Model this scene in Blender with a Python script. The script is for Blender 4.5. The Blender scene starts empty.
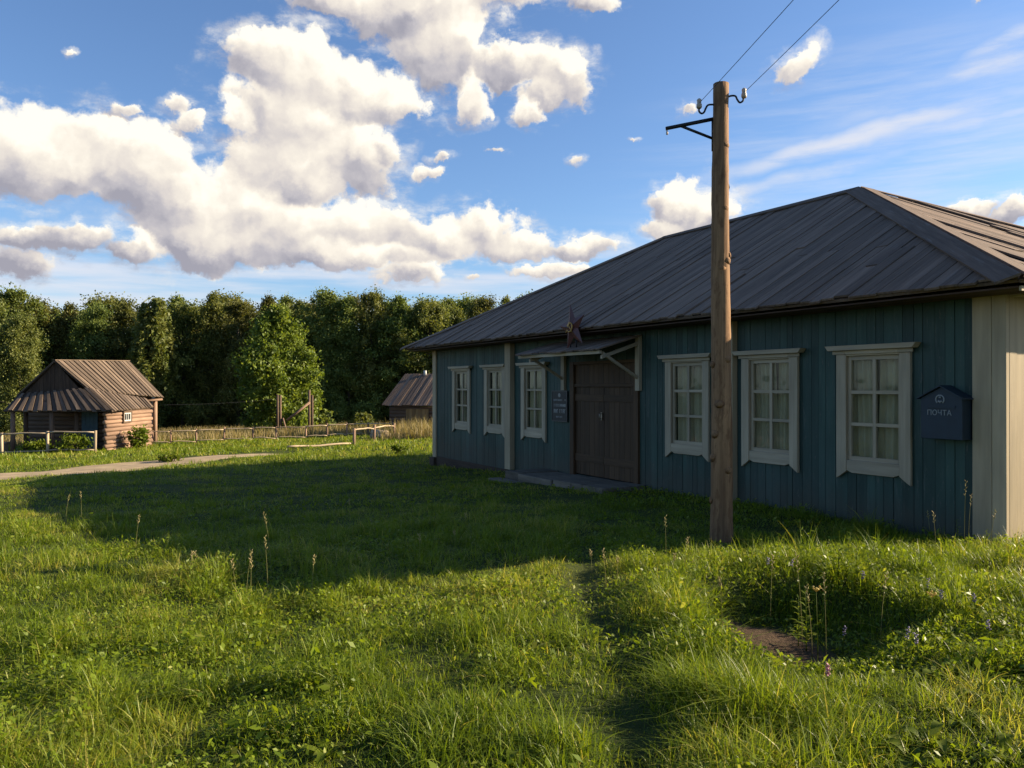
import bpy, math, random
import numpy as np
from mathutils import Vector, Matrix
random.seed(7); RNG = np.random.default_rng(11)
S = bpy.context.scene
COL = S.collection
R = math.radians

# ------------------------------------------------------------------ camera, sky, sun, exposure
EYE = 1.6
F = 804.0
SUN_AZ, SUN_EL = 79.0, 21.5
cam_d = bpy.data.cameras.new('camera'); cam = bpy.data.objects.new('camera', cam_d); COL.objects.link(cam)
cam_d.sensor_width = 36.0; cam_d.lens = 36.0 * F / 1024.0; cam_d.clip_end = 6000; cam_d.clip_start = 0.05
cam.location = (0, 0, EYE); cam.rotation_euler = (R(90.2), 0, 0)
S.camera = cam
S.view_settings.view_transform = 'Standard'; S.view_settings.look = 'None'
S.view_settings.exposure = 1.45; S.view_settings.gamma = 1.0; S.view_settings.use_curve_mapping = False
S.cycles.max_bounces = 6; S.cycles.transparent_max_bounces = 12; S.cycles.diffuse_bounces = 3
S.cycles.sample_clamp_indirect = 6.0

sv = Vector((math.sin(R(SUN_AZ)) * math.cos(R(SUN_EL)), math.cos(R(SUN_AZ)) * math.cos(R(SUN_EL)), math.sin(R(SUN_EL))))
sl = bpy.data.lights.new('sun', 'SUN'); sl.energy = 5.0; sl.angle = R(0.5); sl.color = (1.0, 0.83, 0.58)
so = bpy.data.objects.new('sun', sl); COL.objects.link(so)
so.rotation_euler = (-sv).to_track_quat('-Z', 'Y').to_euler(); so.location = (40, 20, 40)

SKY_STRENGTH = 0.055
world = bpy.data.worlds.new('World'); S.world = world; world.use_nodes = True

def N(nt, t, loc=None, **kw):
    n = nt.nodes.new(t)
    for k, v in kw.items(): setattr(n, k, v)
    return n

def math_n(nt, op, a, b=None, c=None, clamp=False):
    n = nt.nodes.new('ShaderNodeMath'); n.operation = op; n.use_clamp = clamp
    for i, v in enumerate((a, b, c)):
        if v is None: continue
        if isinstance(v, (int, float)): n.inputs[i].default_value = v
        else: nt.links.new(v, n.inputs[i])
    return n.outputs[0]

def vmath(nt, op, a, b=None, scale=None):
    n = nt.nodes.new('ShaderNodeVectorMath'); n.operation = op
    for i, v in enumerate((a, b)):
        if v is None: continue
        if isinstance(v, (tuple, list)): n.inputs[i].default_value = v
        else: nt.links.new(v, n.inputs[i])
    if scale is not None:
        if isinstance(scale, (int, float)): n.inputs['Scale'].default_value = scale
        else: nt.links.new(scale, n.inputs['Scale'])
    return n.outputs['Value'] if op in ('LENGTH', 'DOT_PRODUCT', 'DISTANCE') else n.outputs[0]

def noise(nt, vec, scale, detail=4, rough=0.55, lac=2.0, dims='3D'):
    n = nt.nodes.new('ShaderNodeTexNoise'); n.noise_dimensions = dims
    n.inputs['Scale'].default_value = scale; n.inputs['Detail'].default_value = detail
    n.inputs['Roughness'].default_value = rough; n.inputs['Lacunarity'].default_value = lac
    if vec is not None: nt.links.new(vec, n.inputs['Vector'])
    return n

def ramp(nt, fac, stops, interp='LINEAR'):
    n = nt.nodes.new('ShaderNodeValToRGB'); n.color_ramp.interpolation = interp
    els = n.color_ramp.elements
    while len(els) < len(stops): els.new(0.5)
    for e, (p, c) in zip(els, stops):
        e.position = p; e.color = (*c, 1) if len(c) == 3 else c
    nt.links.new(fac, n.inputs[0]); return n.outputs[0]

def mixc(nt, fac, a, b, mode='MIX'):
    n = nt.nodes.new('ShaderNodeMix'); n.data_type = 'RGBA'; n.blend_type = mode
    for sock, v in ((n.inputs['Factor'], fac), (n.inputs[6], a), (n.inputs[7], b)):
        if isinstance(v, (int, float)): sock.default_value = v
        elif isinstance(v, (tuple, list)): sock.default_value = (*v[:3], 1)
        else: nt.links.new(v, sock)
    return n.outputs[2]

def smooth(nt, v, a, b, lo=0.0, hi=1.0):
    n = nt.nodes.new('ShaderNodeMapRange'); n.interpolation_type = 'SMOOTHSTEP'
    nt.links.new(v, n.inputs[0])
    for i, x in zip((1, 2, 3, 4), (a, b, lo, hi)): n.inputs[i].default_value = x
    return n.outputs[0]

def azel(px, py):
    u, w = (px - 512) / F, (387 - py) / F
    return math.degrees(math.atan(u)), math.degrees(math.atan2(w, math.hypot(u, 1)))

# cumulus banks: where each billow stands in the sky (picture position, half width, half height, firmness)
BILLOWS = [
 (10,142,95,34,1),(100,148,90,32,1),(60,160,100,24,.95),(150,175,60,45,1),(128,105,26,9,.5),(178,106,24,11,.6),(190,124,26,12,.65),
 (262,62,46,26,.95),(300,72,60,38,1),(360,92,62,32,1),(405,104,30,16,.8),(232,122,28,13,.6),(300,122,75,45,1),(345,152,58,40,1),(392,150,22,16,.7),(290,165,70,45,1),
 (185,205,62,50,1),(240,210,70,48,1),(215,240,85,24,1),(300,232,85,34,1),(370,232,72,30,1),(430,242,62,23,1),(482,232,40,25,1),(515,246,52,16,.9),(575,246,42,15,.85),(350,258,120,14,.9),
 (60,240,90,12,.75),(20,258,48,18,.75),(120,250,70,13,.6),
 (345,-8,75,20,.9),(420,0,85,38,1),(500,-6,60,22,.9),(440,42,44,44,1),(470,92,22,30,.75),(508,66,42,22,1),(560,78,34,26,1),(532,110,20,17,.85),(590,-2,32,20,.9),(545,92,30,18,.8),
 (432,170,20,9,.7),(446,155,17,9,.6),(495,156,22,9,.34),(573,157,17,11,.36),(80,45,13,6,.30),(410,277,44,13,.75),(475,279,13,7,.5),(550,270,60,12,.7),
 (680,202,30,28,1),(703,212,36,26,1),(672,222,34,16,.8),(975,200,36,17,.9),(1015,208,40,20,1),(795,62,38,25,.66),(690,112,16,10,.38),(986,2,13,9,.6),(636,130,9,5,.38),
]
cg = bpy.data.node_groups.new('cloud_field', 'ShaderNodeTree')
cg.interface.new_socket('Vector', in_out='INPUT', socket_type='NodeSocketVector')
cg.interface.new_socket('Density', in_out='OUTPUT', socket_type='NodeSocketFloat')
cg.interface.new_socket('Light', in_out='OUTPUT', socket_type='NodeSocketFloat')
gi = cg.nodes.new('NodeGroupInput'); go = cg.nodes.new('NodeGroupOutput')
v0 = gi.outputs[0]
w1 = noise(cg, v0, 0.16, 3, 0.5)
w2 = noise(cg, v0, 0.85, 5, 0.62)
o1 = vmath(cg, 'SCALE', vmath(cg, 'SUBTRACT', w1.outputs['Color'], (.5, .5, .5)), scale=3.8)
o2 = vmath(cg, 'SCALE', vmath(cg, 'SUBTRACT', w2.outputs['Color'], (.5, .5, .5)), scale=1.5)
v = vmath(cg, 'ADD', vmath(cg, 'ADD', v0, o1), o2)
vs = cg.nodes.new('ShaderNodeSeparateXYZ'); cg.links.new(v, vs.inputs[0])
acc = sw = sws = None
for (px, py, rx, ry, wt) in BILLOWS:
    a, e = azel(px, py); a2, e2 = azel(px + rx * .5, py - ry * .5); a1, e1 = azel(px - rx * .5, py + ry * .5)
    sx, sy = 1.03 * max(a2 - a1, .3), 1.03 * max(e2 - e1, .3)
    cb = cg.nodes.new('ShaderNodeCombineXYZ'); cg.links.new(vs.outputs[0], cb.inputs[0]); cg.links.new(vs.outputs[1], cb.inputs[1])
    if acc is not None: cg.links.new(sws, cb.inputs[2])  # one billow after the other
    ma = cg.nodes.new('ShaderNodeVectorMath'); ma.operation = 'MULTIPLY_ADD'; cg.links.new(cb.outputs[0], ma.inputs[0])
    ma.inputs[1].default_value = (1 / sx, 1 / sy, 0); ma.inputs[2].default_value = (-a / sx, -e / sy, 0)
    val = math_n(cg, 'MULTIPLY_ADD', vmath(cg, 'LENGTH', ma.outputs[0]), -1.0, wt)
    acc = val if acc is None else math_n(cg, 'SMOOTH_MAX', acc, val, 0.12)
    wgt = math_n(cg, 'MAXIMUM', math_n(cg, 'ADD', val, .28 + 1 - wt), 0.0); wgt = math_n(cg, 'POWER', wgt, 4.5)
    sh = math_n(cg, 'MULTIPLY', vmath(cg, 'DOT_PRODUCT', ma.outputs[0], (.42, .90, 0)), wgt)
    sw = wgt if sw is None else math_n(cg, 'ADD', sw, wgt); sws = sh if sws is None else math_n(cg, 'ADD', sws, sh)
n1 = noise(cg, v0, 0.5, 7, 0.62)
r1 = noise(cg, v, 0.20, 5, 0.52); r2 = noise(cg, vmath(cg, 'ADD', v, (.8, 1.5, 0)), 0.20, 3, 0.5)
def vor(vec, scale):
    n = cg.nodes.new('ShaderNodeTexVoronoi'); n.feature = 'SMOOTH_F1'; n.voronoi_dimensions = '2D'; n.inputs['Scale'].default_value = scale; n.inputs['Smoothness'].default_value = .35
    n.inputs['Detail'].default_value = 2.0; n.inputs['Roughness'].default_value = .55; n.normalize = True; cg.links.new(vec, n.inputs['Vector']); return n.outputs['Distance']
vr1 = vor(v, .34); vr2 = vor(vmath(cg, 'ADD', v, (.45, .8, 0)), .34)
n2 = math_n(cg, 'MULTIPLY', math_n(cg, 'SUBTRACT', n1.outputs['Fac'], 0.5), 1.0)
n2 = math_n(cg, 'MULTIPLY_ADD', math_n(cg, 'SUBTRACT', vr1, 0.28), -.75, n2)
acc = math_n(cg, 'MINIMUM', acc, 0.75)
cg.links.new(math_n(cg, 'ADD', acc, n2), go.inputs[0])
shade = math_n(cg, 'DIVIDE', sws, math_n(cg, 'ADD', sw, .0005))
rel = math_n(cg, 'SUBTRACT', r1.outputs['Fac'], r2.outputs['Fac'])
lt = math_n(cg, 'MULTIPLY_ADD', rel, 1.2, math_n(cg, 'MULTIPLY', shade, .88))
lt = math_n(cg, 'MULTIPLY_ADD', math_n(cg, 'SUBTRACT', vr2, vr1), .55, lt)
lt = math_n(cg, 'MULTIPLY_ADD', n1.outputs['Fac'], .5, math_n(cg, 'SUBTRACT', lt, .25))
md = cg.nodes.new('ShaderNodeMapping'); ax_, ex_ = azel(40, 255); md.inputs['Location'].default_value = (-ax_ / 10, -ex_ / 2.6, 0); md.inputs['Scale'].default_value = (1 / 10, 1 / 2.6, 1); cg.links.new(v, md.inputs['Vector'])
lt = math_n(cg, 'SUBTRACT', lt, smooth(cg, vmath(cg, 'LENGTH', vmath(cg, 'MULTIPLY', md.outputs[0], (1, 1, 0))), 1.2, .4, 0, .46))
thin_edge = smooth(cg, acc, .30, .0, 0, .16)
cg.links.new(math_n(cg, 'ADD', lt, thin_edge), go.inputs[1])

nt = world.node_tree; nt.nodes.clear()
out = nt.nodes.new('ShaderNodeOutputWorld'); bg = nt.nodes.new('ShaderNodeBackground')
bg.inputs['Strength'].default_value = SKY_STRENGTH
sky = nt.nodes.new('ShaderNodeTexSky'); sky.sky_type = 'NISHITA'; sky.sun_disc = False
sky.sun_elevation = R(SUN_EL); sky.sun_rotation = R(SUN_AZ); sky.altitude = 150; sky.air_density = 1.0; sky.dust_density = 0.6; sky.ozone_density = 2.0
tc = nt.nodes.new('ShaderNodeTexCoord'); sp = nt.nodes.new('ShaderNodeSeparateXYZ')
nt.links.new(tc.outputs['Generated'], sp.inputs[0])
azn = math_n(nt, 'MULTIPLY', math_n(nt, 'ARCTAN2', sp.outputs[0], sp.outputs[1]), 57.29578)
eln = math_n(nt, 'MULTIPLY', math_n(nt, 'ARCSINE', sp.outputs[2]), 57.29578)
cv = nt.nodes.new('ShaderNodeCombineXYZ'); nt.links.new(azn, cv.inputs[0]); nt.links.new(eln, cv.inputs[1])
P = cv.outputs[0]
cgn = nt.nodes.new('ShaderNodeGroup'); cgn.node_tree = cg; nt.links.new(P, cgn.inputs[0])
alpha = smooth(nt, cgn.outputs[0], -0.11, 0.17)
mw = nt.nodes.new('ShaderNodeMapping'); mw.inputs['Scale'].default_value = (.22, .5, 1); mw.inputs['Rotation'].default_value = (0, 0, R(-14)); nt.links.new(P, mw.inputs['Vector'])
wn_ = noise(nt, mw.outputs[0], 1.0, 7, .66)
veil = math_n(nt, 'MULTIPLY', smooth(nt, cgn.outputs[0], -.55, .05, 0, .62), smooth(nt, wn_.outputs['Fac'], .42, .66))
alpha = math_n(nt, 'MAXIMUM', alpha, veil)
lit = math_n(nt, 'ADD', cgn.outputs[1], 0.62, clamp=True)
K = 1.0 / SKY_STRENGTH
ccol = ramp(nt, lit, [(0.0, (.140, .138, .162)), (.25, (.205, .196, .208)), (.5, (.290, .268, .250)), (.75, (.355, .328, .288)), (1.0, (.415, .392, .345))])
ccol = vmath(nt, 'SCALE', ccol, scale=K)
# thin high cirrus on the right half, streaming up to the right, and a pale band low over the trees
mp = nt.nodes.new('ShaderNodeMapping'); mp.inputs['Rotation'].default_value = (0, 0, R(-12)); mp.inputs['Scale'].default_value = (0.035, 0.36, 1)
nt.links.new(P, mp.inputs['Vector'])
cn = noise(nt, mp.outputs[0], 1.0, 7, 0.62)
c1 = smooth(nt, cn.outputs['Fac'], 0.42, 0.68)
mr = nt.nodes.new('ShaderNodeMapping'); a, e = azel(900, 150)
mr.inputs['Location'].default_value = (-a / 20, -e / 8.5, 0); mr.inputs['Scale'].default_value = (1 / 20, 1 / 8.5, 1)
nt.links.new(P, mr.inputs['Vector'])
cm = math_n(nt, 'MULTIPLY', vmath(nt, 'LENGTH', vmath(nt, 'MULTIPLY', mr.outputs[0], (1, 1, 0))), 1.0)
cm = smooth(nt, cm, 1.1, 0.2)
cirrus = math_n(nt, 'MULTIPLY', math_n(nt, 'MULTIPLY', c1, cm), 0.8)
bw = noise(nt, P, .12, 4, .6)
mb = nt.nodes.new('ShaderNodeMapping'); mb.inputs['Rotation'].default_value = (0, 0, R(-9)); mb.inputs['Scale'].default_value = (0.10, 0.5, 1); nt.links.new(P, mb.inputs['Vector'])
bn = noise(nt, mb.outputs[0], 1.0, 7, .62)
mh = nt.nodes.new('ShaderNodeMapping'); mh.inputs['Scale'].default_value = (0.05, 0.5, 1); nt.links.new(P, mh.inputs['Vector'])
hn = smooth(nt, noise(nt, mh.outputs[0], 1.0, 5, 0.55).outputs['Fac'], 0.38, 0.66)
hb = math_n(nt, 'MULTIPLY', smooth(nt, eln, 12.5, 7.0), hn)
hb = math_n(nt, 'MULTIPLY', hb, 0.80)
bands = None
for (px, py, hl_, hw_, ang, am) in ((860, 138, 200, 13, 9, .85), (800, 178, 130, 10, 8, .6), (1000, 118, 110, 9, 6, .6), (1000, 62, 90, 16, 16, .7), (1005, 40, 50, 9, 22, .7), (930, 98, 130, 14, 9, .45), (610, 255, 60, 7, 6, .5)):
    a, e = azel(px, py); k1, k2 = hl_ / 15.0, hw_ / 15.0
    m1 = nt.nodes.new('ShaderNodeMapping'); m1.vector_type = 'TEXTURE'; m1.inputs['Location'].default_value = (a, e, 0); m1.inputs['Rotation'].default_value = (0, 0, R(ang)); m1.inputs['Scale'].default_value = (k1, k2, 1)
    nt.links.new(vmath(nt, 'ADD', P, vmath(nt, 'SCALE', vmath(nt, 'SUBTRACT', bw.outputs['Color'], (.5, .5, .5)), scale=2.0)) if bands is None else bsrc, m1.inputs['Vector'])
    if bands is None: bsrc = m1.inputs['Vector'].links[0].from_socket
    bv = smooth(nt, vmath(nt, 'LENGTH', vmath(nt, 'MULTIPLY', m1.outputs[0], (1, 1, 0))), 1.15, .1, 0, am)
    bands = bv if bands is None else math_n(nt, 'MAXIMUM', bands, bv)
bands = math_n(nt, 'MULTIPLY', bands, smooth(nt, bn.outputs['Fac'], .28, .62))
cirrus = math_n(nt, 'MAXIMUM', math_n(nt, 'MULTIPLY', cirrus, .6), bands)
thin = math_n(nt, 'MAXIMUM', cirrus, hb)
skyc = mixc(nt, 1.0, sky.outputs[0], (0.86, 1.02, 1.25), 'MULTIPLY')
base = mixc(nt, thin, skyc, (.30 * K, .305 * K, .33 * K))
nt.links.new(mixc(nt, alpha, base, ccol), bg.inputs['Color'])
nt.links.new(bg.outputs[0], out.inputs[0])
world.cycles.sampling_method = 'MANUAL'; world.cycles.sample_map_resolution = 512

# ------------------------------------------------------------------ helpers
def link(o, parent=None):
    COL.objects.link(o)
    if parent is not None: o.parent = parent
    return o
def tag(o, label=None, cat=None, group=None, kind=None):
    if label: o['label'] = label
    if cat: o['category'] = cat
    if group: o['group'] = group
    if kind: o['kind'] = kind
    return o
def thing(name, label, cat, loc=(0, 0, 0), rz=0.0, group=None):
    o = link(bpy.data.objects.new(name, None)); o.empty_display_size = .2
    o.location = loc; o.rotation_euler = (0, 0, rz)
    return tag(o, label, cat, group)

class MB:
    """collects shapes, each with a grain direction and a tone, and links them as one mesh"""
    def __init__(s): s.v = []; s.f = []; s.g = []; s.t = []; s.m = []; s.cur = 0; s.sm = []
    def add(s, vs, fs, gs, tone, smooth=False):
        o = len(s.v); s.v += [tuple(v) for v in vs]; s.g += gs; s.t += [tone] * len(vs)
        for f in fs: s.f.append(tuple(i + o for i in f)); s.m.append(s.cur); s.sm.append(smooth)
    def board(s, p, u, v, w, tone=None):
        p, u, v, w = (Vector(q) for q in (p, u, v, w))
        tone = random.random() if tone is None else tone
        r = random.random() * 50
        if u.cross(v).dot(w) < 0: p, w = p + w, -w
        vs = [p + u * a + v * b + w * c for c in (0, 1) for b in (0, 1) for a in (0, 1)]
        lu, lv, lw = u.length, v.length, w.length
        gs = [(a * lu + r, b * lv + r, c * lw + r * .3) for c in (0, 1) for b in (0, 1) for a in (0, 1)]
        s.add(vs, [(0, 2, 3, 1), (4, 5, 7, 6), (0, 1, 5, 4), (2, 6, 7, 3), (0, 4, 6, 2), (1, 3, 7, 5)], gs, tone)
    def box(s, c0, c1, tone=None, grain=0):
        d = Vector(c1) - Vector(c0); ax = [Vector((d.x, 0, 0)), Vector((0, d.y, 0)), Vector((0, 0, d.z))]
        s.board(c0, ax[grain], ax[(grain + 1) % 3], ax[(grain + 2) % 3], tone)
    def prism(s, poly, off, gdir, tone=None):
        poly = [Vector(p) for p in poly]; off = Vector(off); gd = Vector(gdir).normalized()
        nrm = off.normalized(); cr = nrm.cross(gd); n = len(poly)
        area = Vector((0, 0, 0))
        for i in range(n): area += poly[i].cross(poly[(i + 1) % n])
        if area.dot(off) < 0: poly = poly[::-1]
        tone = random.random() if tone is None else tone; r = random.random() * 50
        vs = poly + [p + off for p in poly]
        gs = [(q.dot(gd) + r, q.dot(cr) + r, q.dot(nrm)) for q in vs]
        fs = [tuple(range(n - 1, -1, -1)), tuple(range(n, 2 * n))] + [(i, (i + 1) % n, n + (i + 1) % n, n + i) for i in range(n)]
        s.add(vs, fs, gs, tone)
    def path(s, pts, rad, n=10, tone=None, jit=0.0, caps=True):
        pts = [Vector(p) for p in pts]; tone = random.random() if tone is None else tone; r = random.random() * 50
        rad = rad if isinstance(rad, (list, tuple)) else [rad] * len(pts)
        vs, gs, fs = [], [], []; L = 0; prev = None
        for i, p in enumerate(pts):
            d = (pts[min(i + 1, len(pts) - 1)] - pts[max(i - 1, 0)]).normalized()
            if prev is None: a = d.orthogonal().normalized()
            else: a = (prev - d * prev.dot(d)).normalized()
            prev = a; b = d.cross(a)
            if i: L += (p - pts[i - 1]).length
            for k in range(n):
                th = 2 * math.pi * k / n; rr = rad[i] * (1 + random.uniform(-jit, jit))
                vs.append(p + (a * math.cos(th) + b * math.sin(th)) * rr); gs.append((L + r, k / n * 6.28 * rad[i] + r, rr))
        for i in range(len(pts) - 1):
            for k in range(n):
                k2 = (k + 1) % n; fs.append((i * n + k, i * n + k2, (i + 1) * n + k2, (i + 1) * n + k))
        if caps: fs += [tuple(range(n - 1, -1, -1)), tuple(range((len(pts) - 1) * n, len(pts) * n))]
        s.add(vs, fs, gs, tone, True)
    def build(s, name, mats, parent=None, bevel=0.0):
        me = bpy.data.meshes.new(name); me.from_pydata(s.v, [], s.f)
        for m in (mats if isinstance(mats, (list, tuple)) else [mats]): me.materials.append(m)
        me.attributes.new('grain', 'FLOAT_VECTOR', 'POINT').data.foreach_set('vector', np.array(s.g, 'f').ravel())
        me.attributes.new('tone', 'FLOAT', 'POINT').data.foreach_set('value', np.array(s.t, 'f'))
        me.polygons.foreach_set('material_index', s.m); me.polygons.foreach_set('use_smooth', s.sm)
        me.update()
        o = link(bpy.data.objects.new(name, me), parent)
        if bevel:
            b = o.modifiers.new('bevel', 'BEVEL'); b.width = bevel; b.segments = 2; b.limit_method = 'ANGLE'
        return o

def quad_mesh(name, V, Q, tone, mat, parent=None):
    """big quad mesh straight from arrays; V (n,3), Q (m,4)"""
    me = bpy.data.meshes.new(name)
    me.vertices.add(len(V)); me.vertices.foreach_set('co', V.astype('f').ravel())
    me.loops.add(Q.size); me.loops.foreach_set('vertex_index', Q.astype('i').ravel())
    me.polygons.add(len(Q)); me.polygons.foreach_set('loop_start', np.arange(0, Q.size, 4, dtype='i'))
    me.attributes.new('tone', 'FLOAT', 'POINT').data.foreach_set('value', tone.astype('f'))
    me.materials.append(mat); me.update(calc_edges=True)
    return link(bpy.data.objects.new(name, me), parent)

# ------------------------------------------------------------------ materials
def newmat(name):
    m = bpy.data.materials.new(name); m.use_nodes = True; t = m.node_tree
    return m, t, t.nodes['Principled BSDF']
def attr(t, name):
    a = t.nodes.new('ShaderNodeAttribute'); a.attribute_name = name; return a
def wood(name, dark, light, tonevar=0.5, rough=0.8, gscale=(1.2, 26, 26), bump=0.25, wear=None, wear_amt=0.5):
    m, t, b = newmat(name)
    g = attr(t, 'grain').outputs['Vector']; tone = attr(t, 'tone').outputs['Fac']
    n = noise(t, vmath(t, 'MULTIPLY', g, gscale), 1.0, 5, 0.6)
    blot = noise(t, vmath(t, 'MULTIPLY', g, (0.7, 3, 3)), 1.0, 3, 0.6)
    c = ramp(t, n.outputs['Fac'], [(.25, dark), (.75, light)])
    tv = math_n(t, 'MULTIPLY_ADD', tone, tonevar, 1 - tonevar * .5)
    tv = math_n(t, 'MULTIPLY', tv, math_n(t, 'MULTIPLY_ADD', blot.outputs['Fac'], .8, .6))
    c = vmath(t, 'SCALE', c, scale=tv)
    if wear:
        wn = noise(t, vmath(t, 'MULTIPLY', g, (1.5, 18, 18)), 1.0, 6, 0.7)
        wf = smooth(t, wn.outputs['Fac'], .56, .70, 0, wear_amt)
        c = mixc(t, wf, c, wear)
    t.links.new(c, b.inputs['Base Color'])
    b.inputs['Roughness'].default_value = rough; b.inputs['Specular IOR Level'].default_value = 0.25
    if bump:
        bp = t.nodes.new('ShaderNodeBump'); bp.inputs['Strength'].default_value = bump; bp.inputs['Distance'].default_value = .01
        t.links.new(n.outputs['Fac'], bp.inputs['Height']); t.links.new(bp.outputs[0], b.inputs['Normal'])
    return m
def plain(name, col, rough=0.6, metal=0.0, var=0.25, scale=8):
    m, t, b = newmat(name)
    tcn = t.nodes.new('ShaderNodeTexCoord')
    n = noise(t, tcn.outputs['Object'], scale, 5, .6)
    c = ramp(t, n.outputs['Fac'], [(.3, tuple(x * (1 - var) for x in col)), (.7, tuple(x * (1 + var) for x in col))])
    t.links.new(c, b.inputs['Base Color']); b.inputs['Roughness'].default_value = rough; b.inputs['Metallic'].default_value = metal
    return m
def leafy(name, c0, c1, c2, trans=0.35, rough=0.55, objvar=0.0, spec=.3):
    m, t, b = newmat(name)
    tone = attr(t, 'tone').outputs['Fac']
    c = ramp(t, tone, [(0, c0), (.5, c1), (1, c2)])
    if objvar:
        oi = t.nodes.new('ShaderNodeObjectInfo')
        hs = t.nodes.new('ShaderNodeHueSaturation')
        t.links.new(math_n(t, 'MULTIPLY_ADD', oi.outputs['Random'], .05, .475), hs.inputs['Hue'])
        t.links.new(math_n(t, 'MULTIPLY_ADD', oi.outputs['Random'], objvar, 1 - objvar * .5), hs.inputs['Value'])
        t.links.new(c, hs.inputs['Color']); c = hs.outputs[0]
    t.links.new(c, b.inputs['Base Color']); b.inputs['Roughness'].default_value = rough; b.inputs['Specular IOR Level'].default_value = spec
    tr = t.nodes.new('ShaderNodeBsdfTranslucent')
    t.links.new(mixc(t, 1.0, c, (1.35, 1.25, .6), 'MULTIPLY'), tr.inputs['Color'])
    mx = t.nodes.new('ShaderNodeMixShader'); mx.inputs[0].default_value = trans
    t.links.new(b.outputs[0], mx.inputs[1]); t.links.new(tr.outputs[0], mx.inputs[2])
    t.links.new(mx.outputs[0], t.nodes['Material Output'].inputs['Surface'])
    return m
def glass(name):
    m, t, b = newmat(name); t.nodes.remove(b)
    gl = t.nodes.new('ShaderNodeBsdfGlossy'); gl.inputs['Roughness'].default_value = 0.03
    tp = t.nodes.new('ShaderNodeBsdfTransparent'); tp.inputs['Color'].default_value = (.86, .89, .87, 1)
    lw = t.nodes.new('ShaderNodeLayerWeight'); lw.inputs['Blend'].default_value = .5
    fr = math_n(t, 'MULTIPLY_ADD', math_n(t, 'POWER', lw.outputs['Facing'], 4.0), .35, .02)
    tcn = t.nodes.new('ShaderNodeTexCoord'); nn = noise(t, tcn.outputs['Object'], 2.2, 2, .5)
    bp = t.nodes.new('ShaderNodeBump'); bp.inputs['Strength'].default_value = .12; bp.inputs['Distance'].default_value = .05
    t.links.new(nn.outputs['Fac'], bp.inputs['Height']); t.links.new(bp.outputs[0], gl.inputs['Normal'])
    mx = t.nodes.new('ShaderNodeMixShader'); t.links.new(fr, mx.inputs[0])
    t.links.new(tp.outputs[0], mx.inputs[1]); t.links.new(gl.outputs[0], mx.inputs[2])
    t.links.new(mx.outputs[0], t.nodes['Material Output'].inputs['Surface']); return m

M = {}
M['teal'] = wood('teal_paint', (.021, .045, .036), (.037, .071, .056), .55, .6, (.8, 14, 14), .15, (.11, .125, .105), .45)
_t = M['teal'].node_tree; _b = _t.nodes['Principled BSDF']; _src = _b.inputs['Base Color'].links[0].from_socket
_tc = _t.nodes.new('ShaderNodeTexCoord'); _sp = _t.nodes.new('ShaderNodeSeparateXYZ'); _t.links.new(_tc.outputs['Object'], _sp.inputs[0])
_pn = noise(_t, vmath(_t, 'MULTIPLY', _tc.outputs['Object'], (3, 3, 1.2)), 1.0, 7, .7)
_edge = math_n(_t, 'ADD', _sp.outputs[2], math_n(_t, 'MULTIPLY', _pn.outputs['Fac'], -.9))
_c = mixc(_t, smooth(_t, _edge, -.05, -.55, 0, .55), _src, (.060, .050, .036))
_p2 = noise(_t, vmath(_t, 'MULTIPLY', attr(_t, 'grain').outputs['Vector'], (5, 22, 22)), 1.0, 6, .75)
_c = mixc(_t, smooth(_t, _p2.outputs['Fac'], .60, .66, 0, .6), _c, (.11, .105, .088))
_c = mixc(_t, smooth(_t, noise(_t, _tc.outputs['Object'], .7, 5, .6).outputs['Fac'], .45, .7, 0, .35), _c, (.060, .085, .078))
_t.links.new(_c, _b.inputs['Base Color'])
M['trim'] = wood('weathered_white_paint', (.28, .225, .145), (.42, .345, .235), .25, .65, (1, 20, 20), .2, (.24, .22, .18), .55)
M['cream'] = wood('cream_corner_paint', (.30, .235, .145), (.42, .33, .205), .2, .65, (1, 14, 14), .15, (.30, .26, .18), .35)
M['roofwood'] = wood('grey_roof_plank', (.100, .069, .049), (.212, .146, .104), .5, .85, (1.3, 26, 26), .5, (.26, .23, .20), .35)
M['darkwood'] = wood('dark_brown_wood', (.035, .022, .015), (.085, .055, .036), .5, .8)
M['soffit'] = wood('red_brown_soffit', (.050, .028, .018), (.10, .06, .04), .5, .8)
M['door'] = wood('brown_door_wood', (.040, .022, .010), (.088, .048, .022), .4, .65)
M['pole'] = wood('pole_wood', (.115, .060, .030), (.32, .185, .092), .2, .85, (1.0, 30, 30), .8, (.06, .04, .026), .6)
_t = M['pole'].node_tree; _b = _t.nodes['Principled BSDF']; _src = _b.inputs['Base Color'].links[0].from_socket
_pn = noise(_t, vmath(_t, 'MULTIPLY', attr(_t, 'grain').outputs['Vector'], (4.5, 14, 14)), 1.0, 6, .7)
_t.links.new(mixc(_t, smooth(_t, _pn.outputs['Fac'], .50, .62, 0, .6), _src, (.11, .052, .024)), _b.inputs['Base Color'])
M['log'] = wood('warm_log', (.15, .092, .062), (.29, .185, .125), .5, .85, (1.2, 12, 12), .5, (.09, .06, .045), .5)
M['logdark'] = wood('dark_log', (.07, .045, .03), (.14, .09, .06), .5, .85, (1.2, 12, 12), .5)  # the warm log colours in a darker version
M['cabinroof'] = wood('cabin_roof_plank', (.062, .044, .033), (.165, .12, .084), 1.0, .85, (1.0, 10, 10), .5, (.09, .065, .05), .5)
M['rail'] = wood('bleached_rail', (.24, .18, .115), (.46, .36, .24), .4, .85, (1.5, 20, 20), .4)
M['plank_y'] = wood('ochre_plank', (.16, .095, .04), (.28, .18, .08), .6, .8)
M['step'] = wood('grey_worn_step', (.085, .07, .05), (.19, .155, .115), .5, .9, (2, 12, 12), .4)
M['iron'] = plain('black_iron', (.02, .02, .022), .5, .6)
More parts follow.
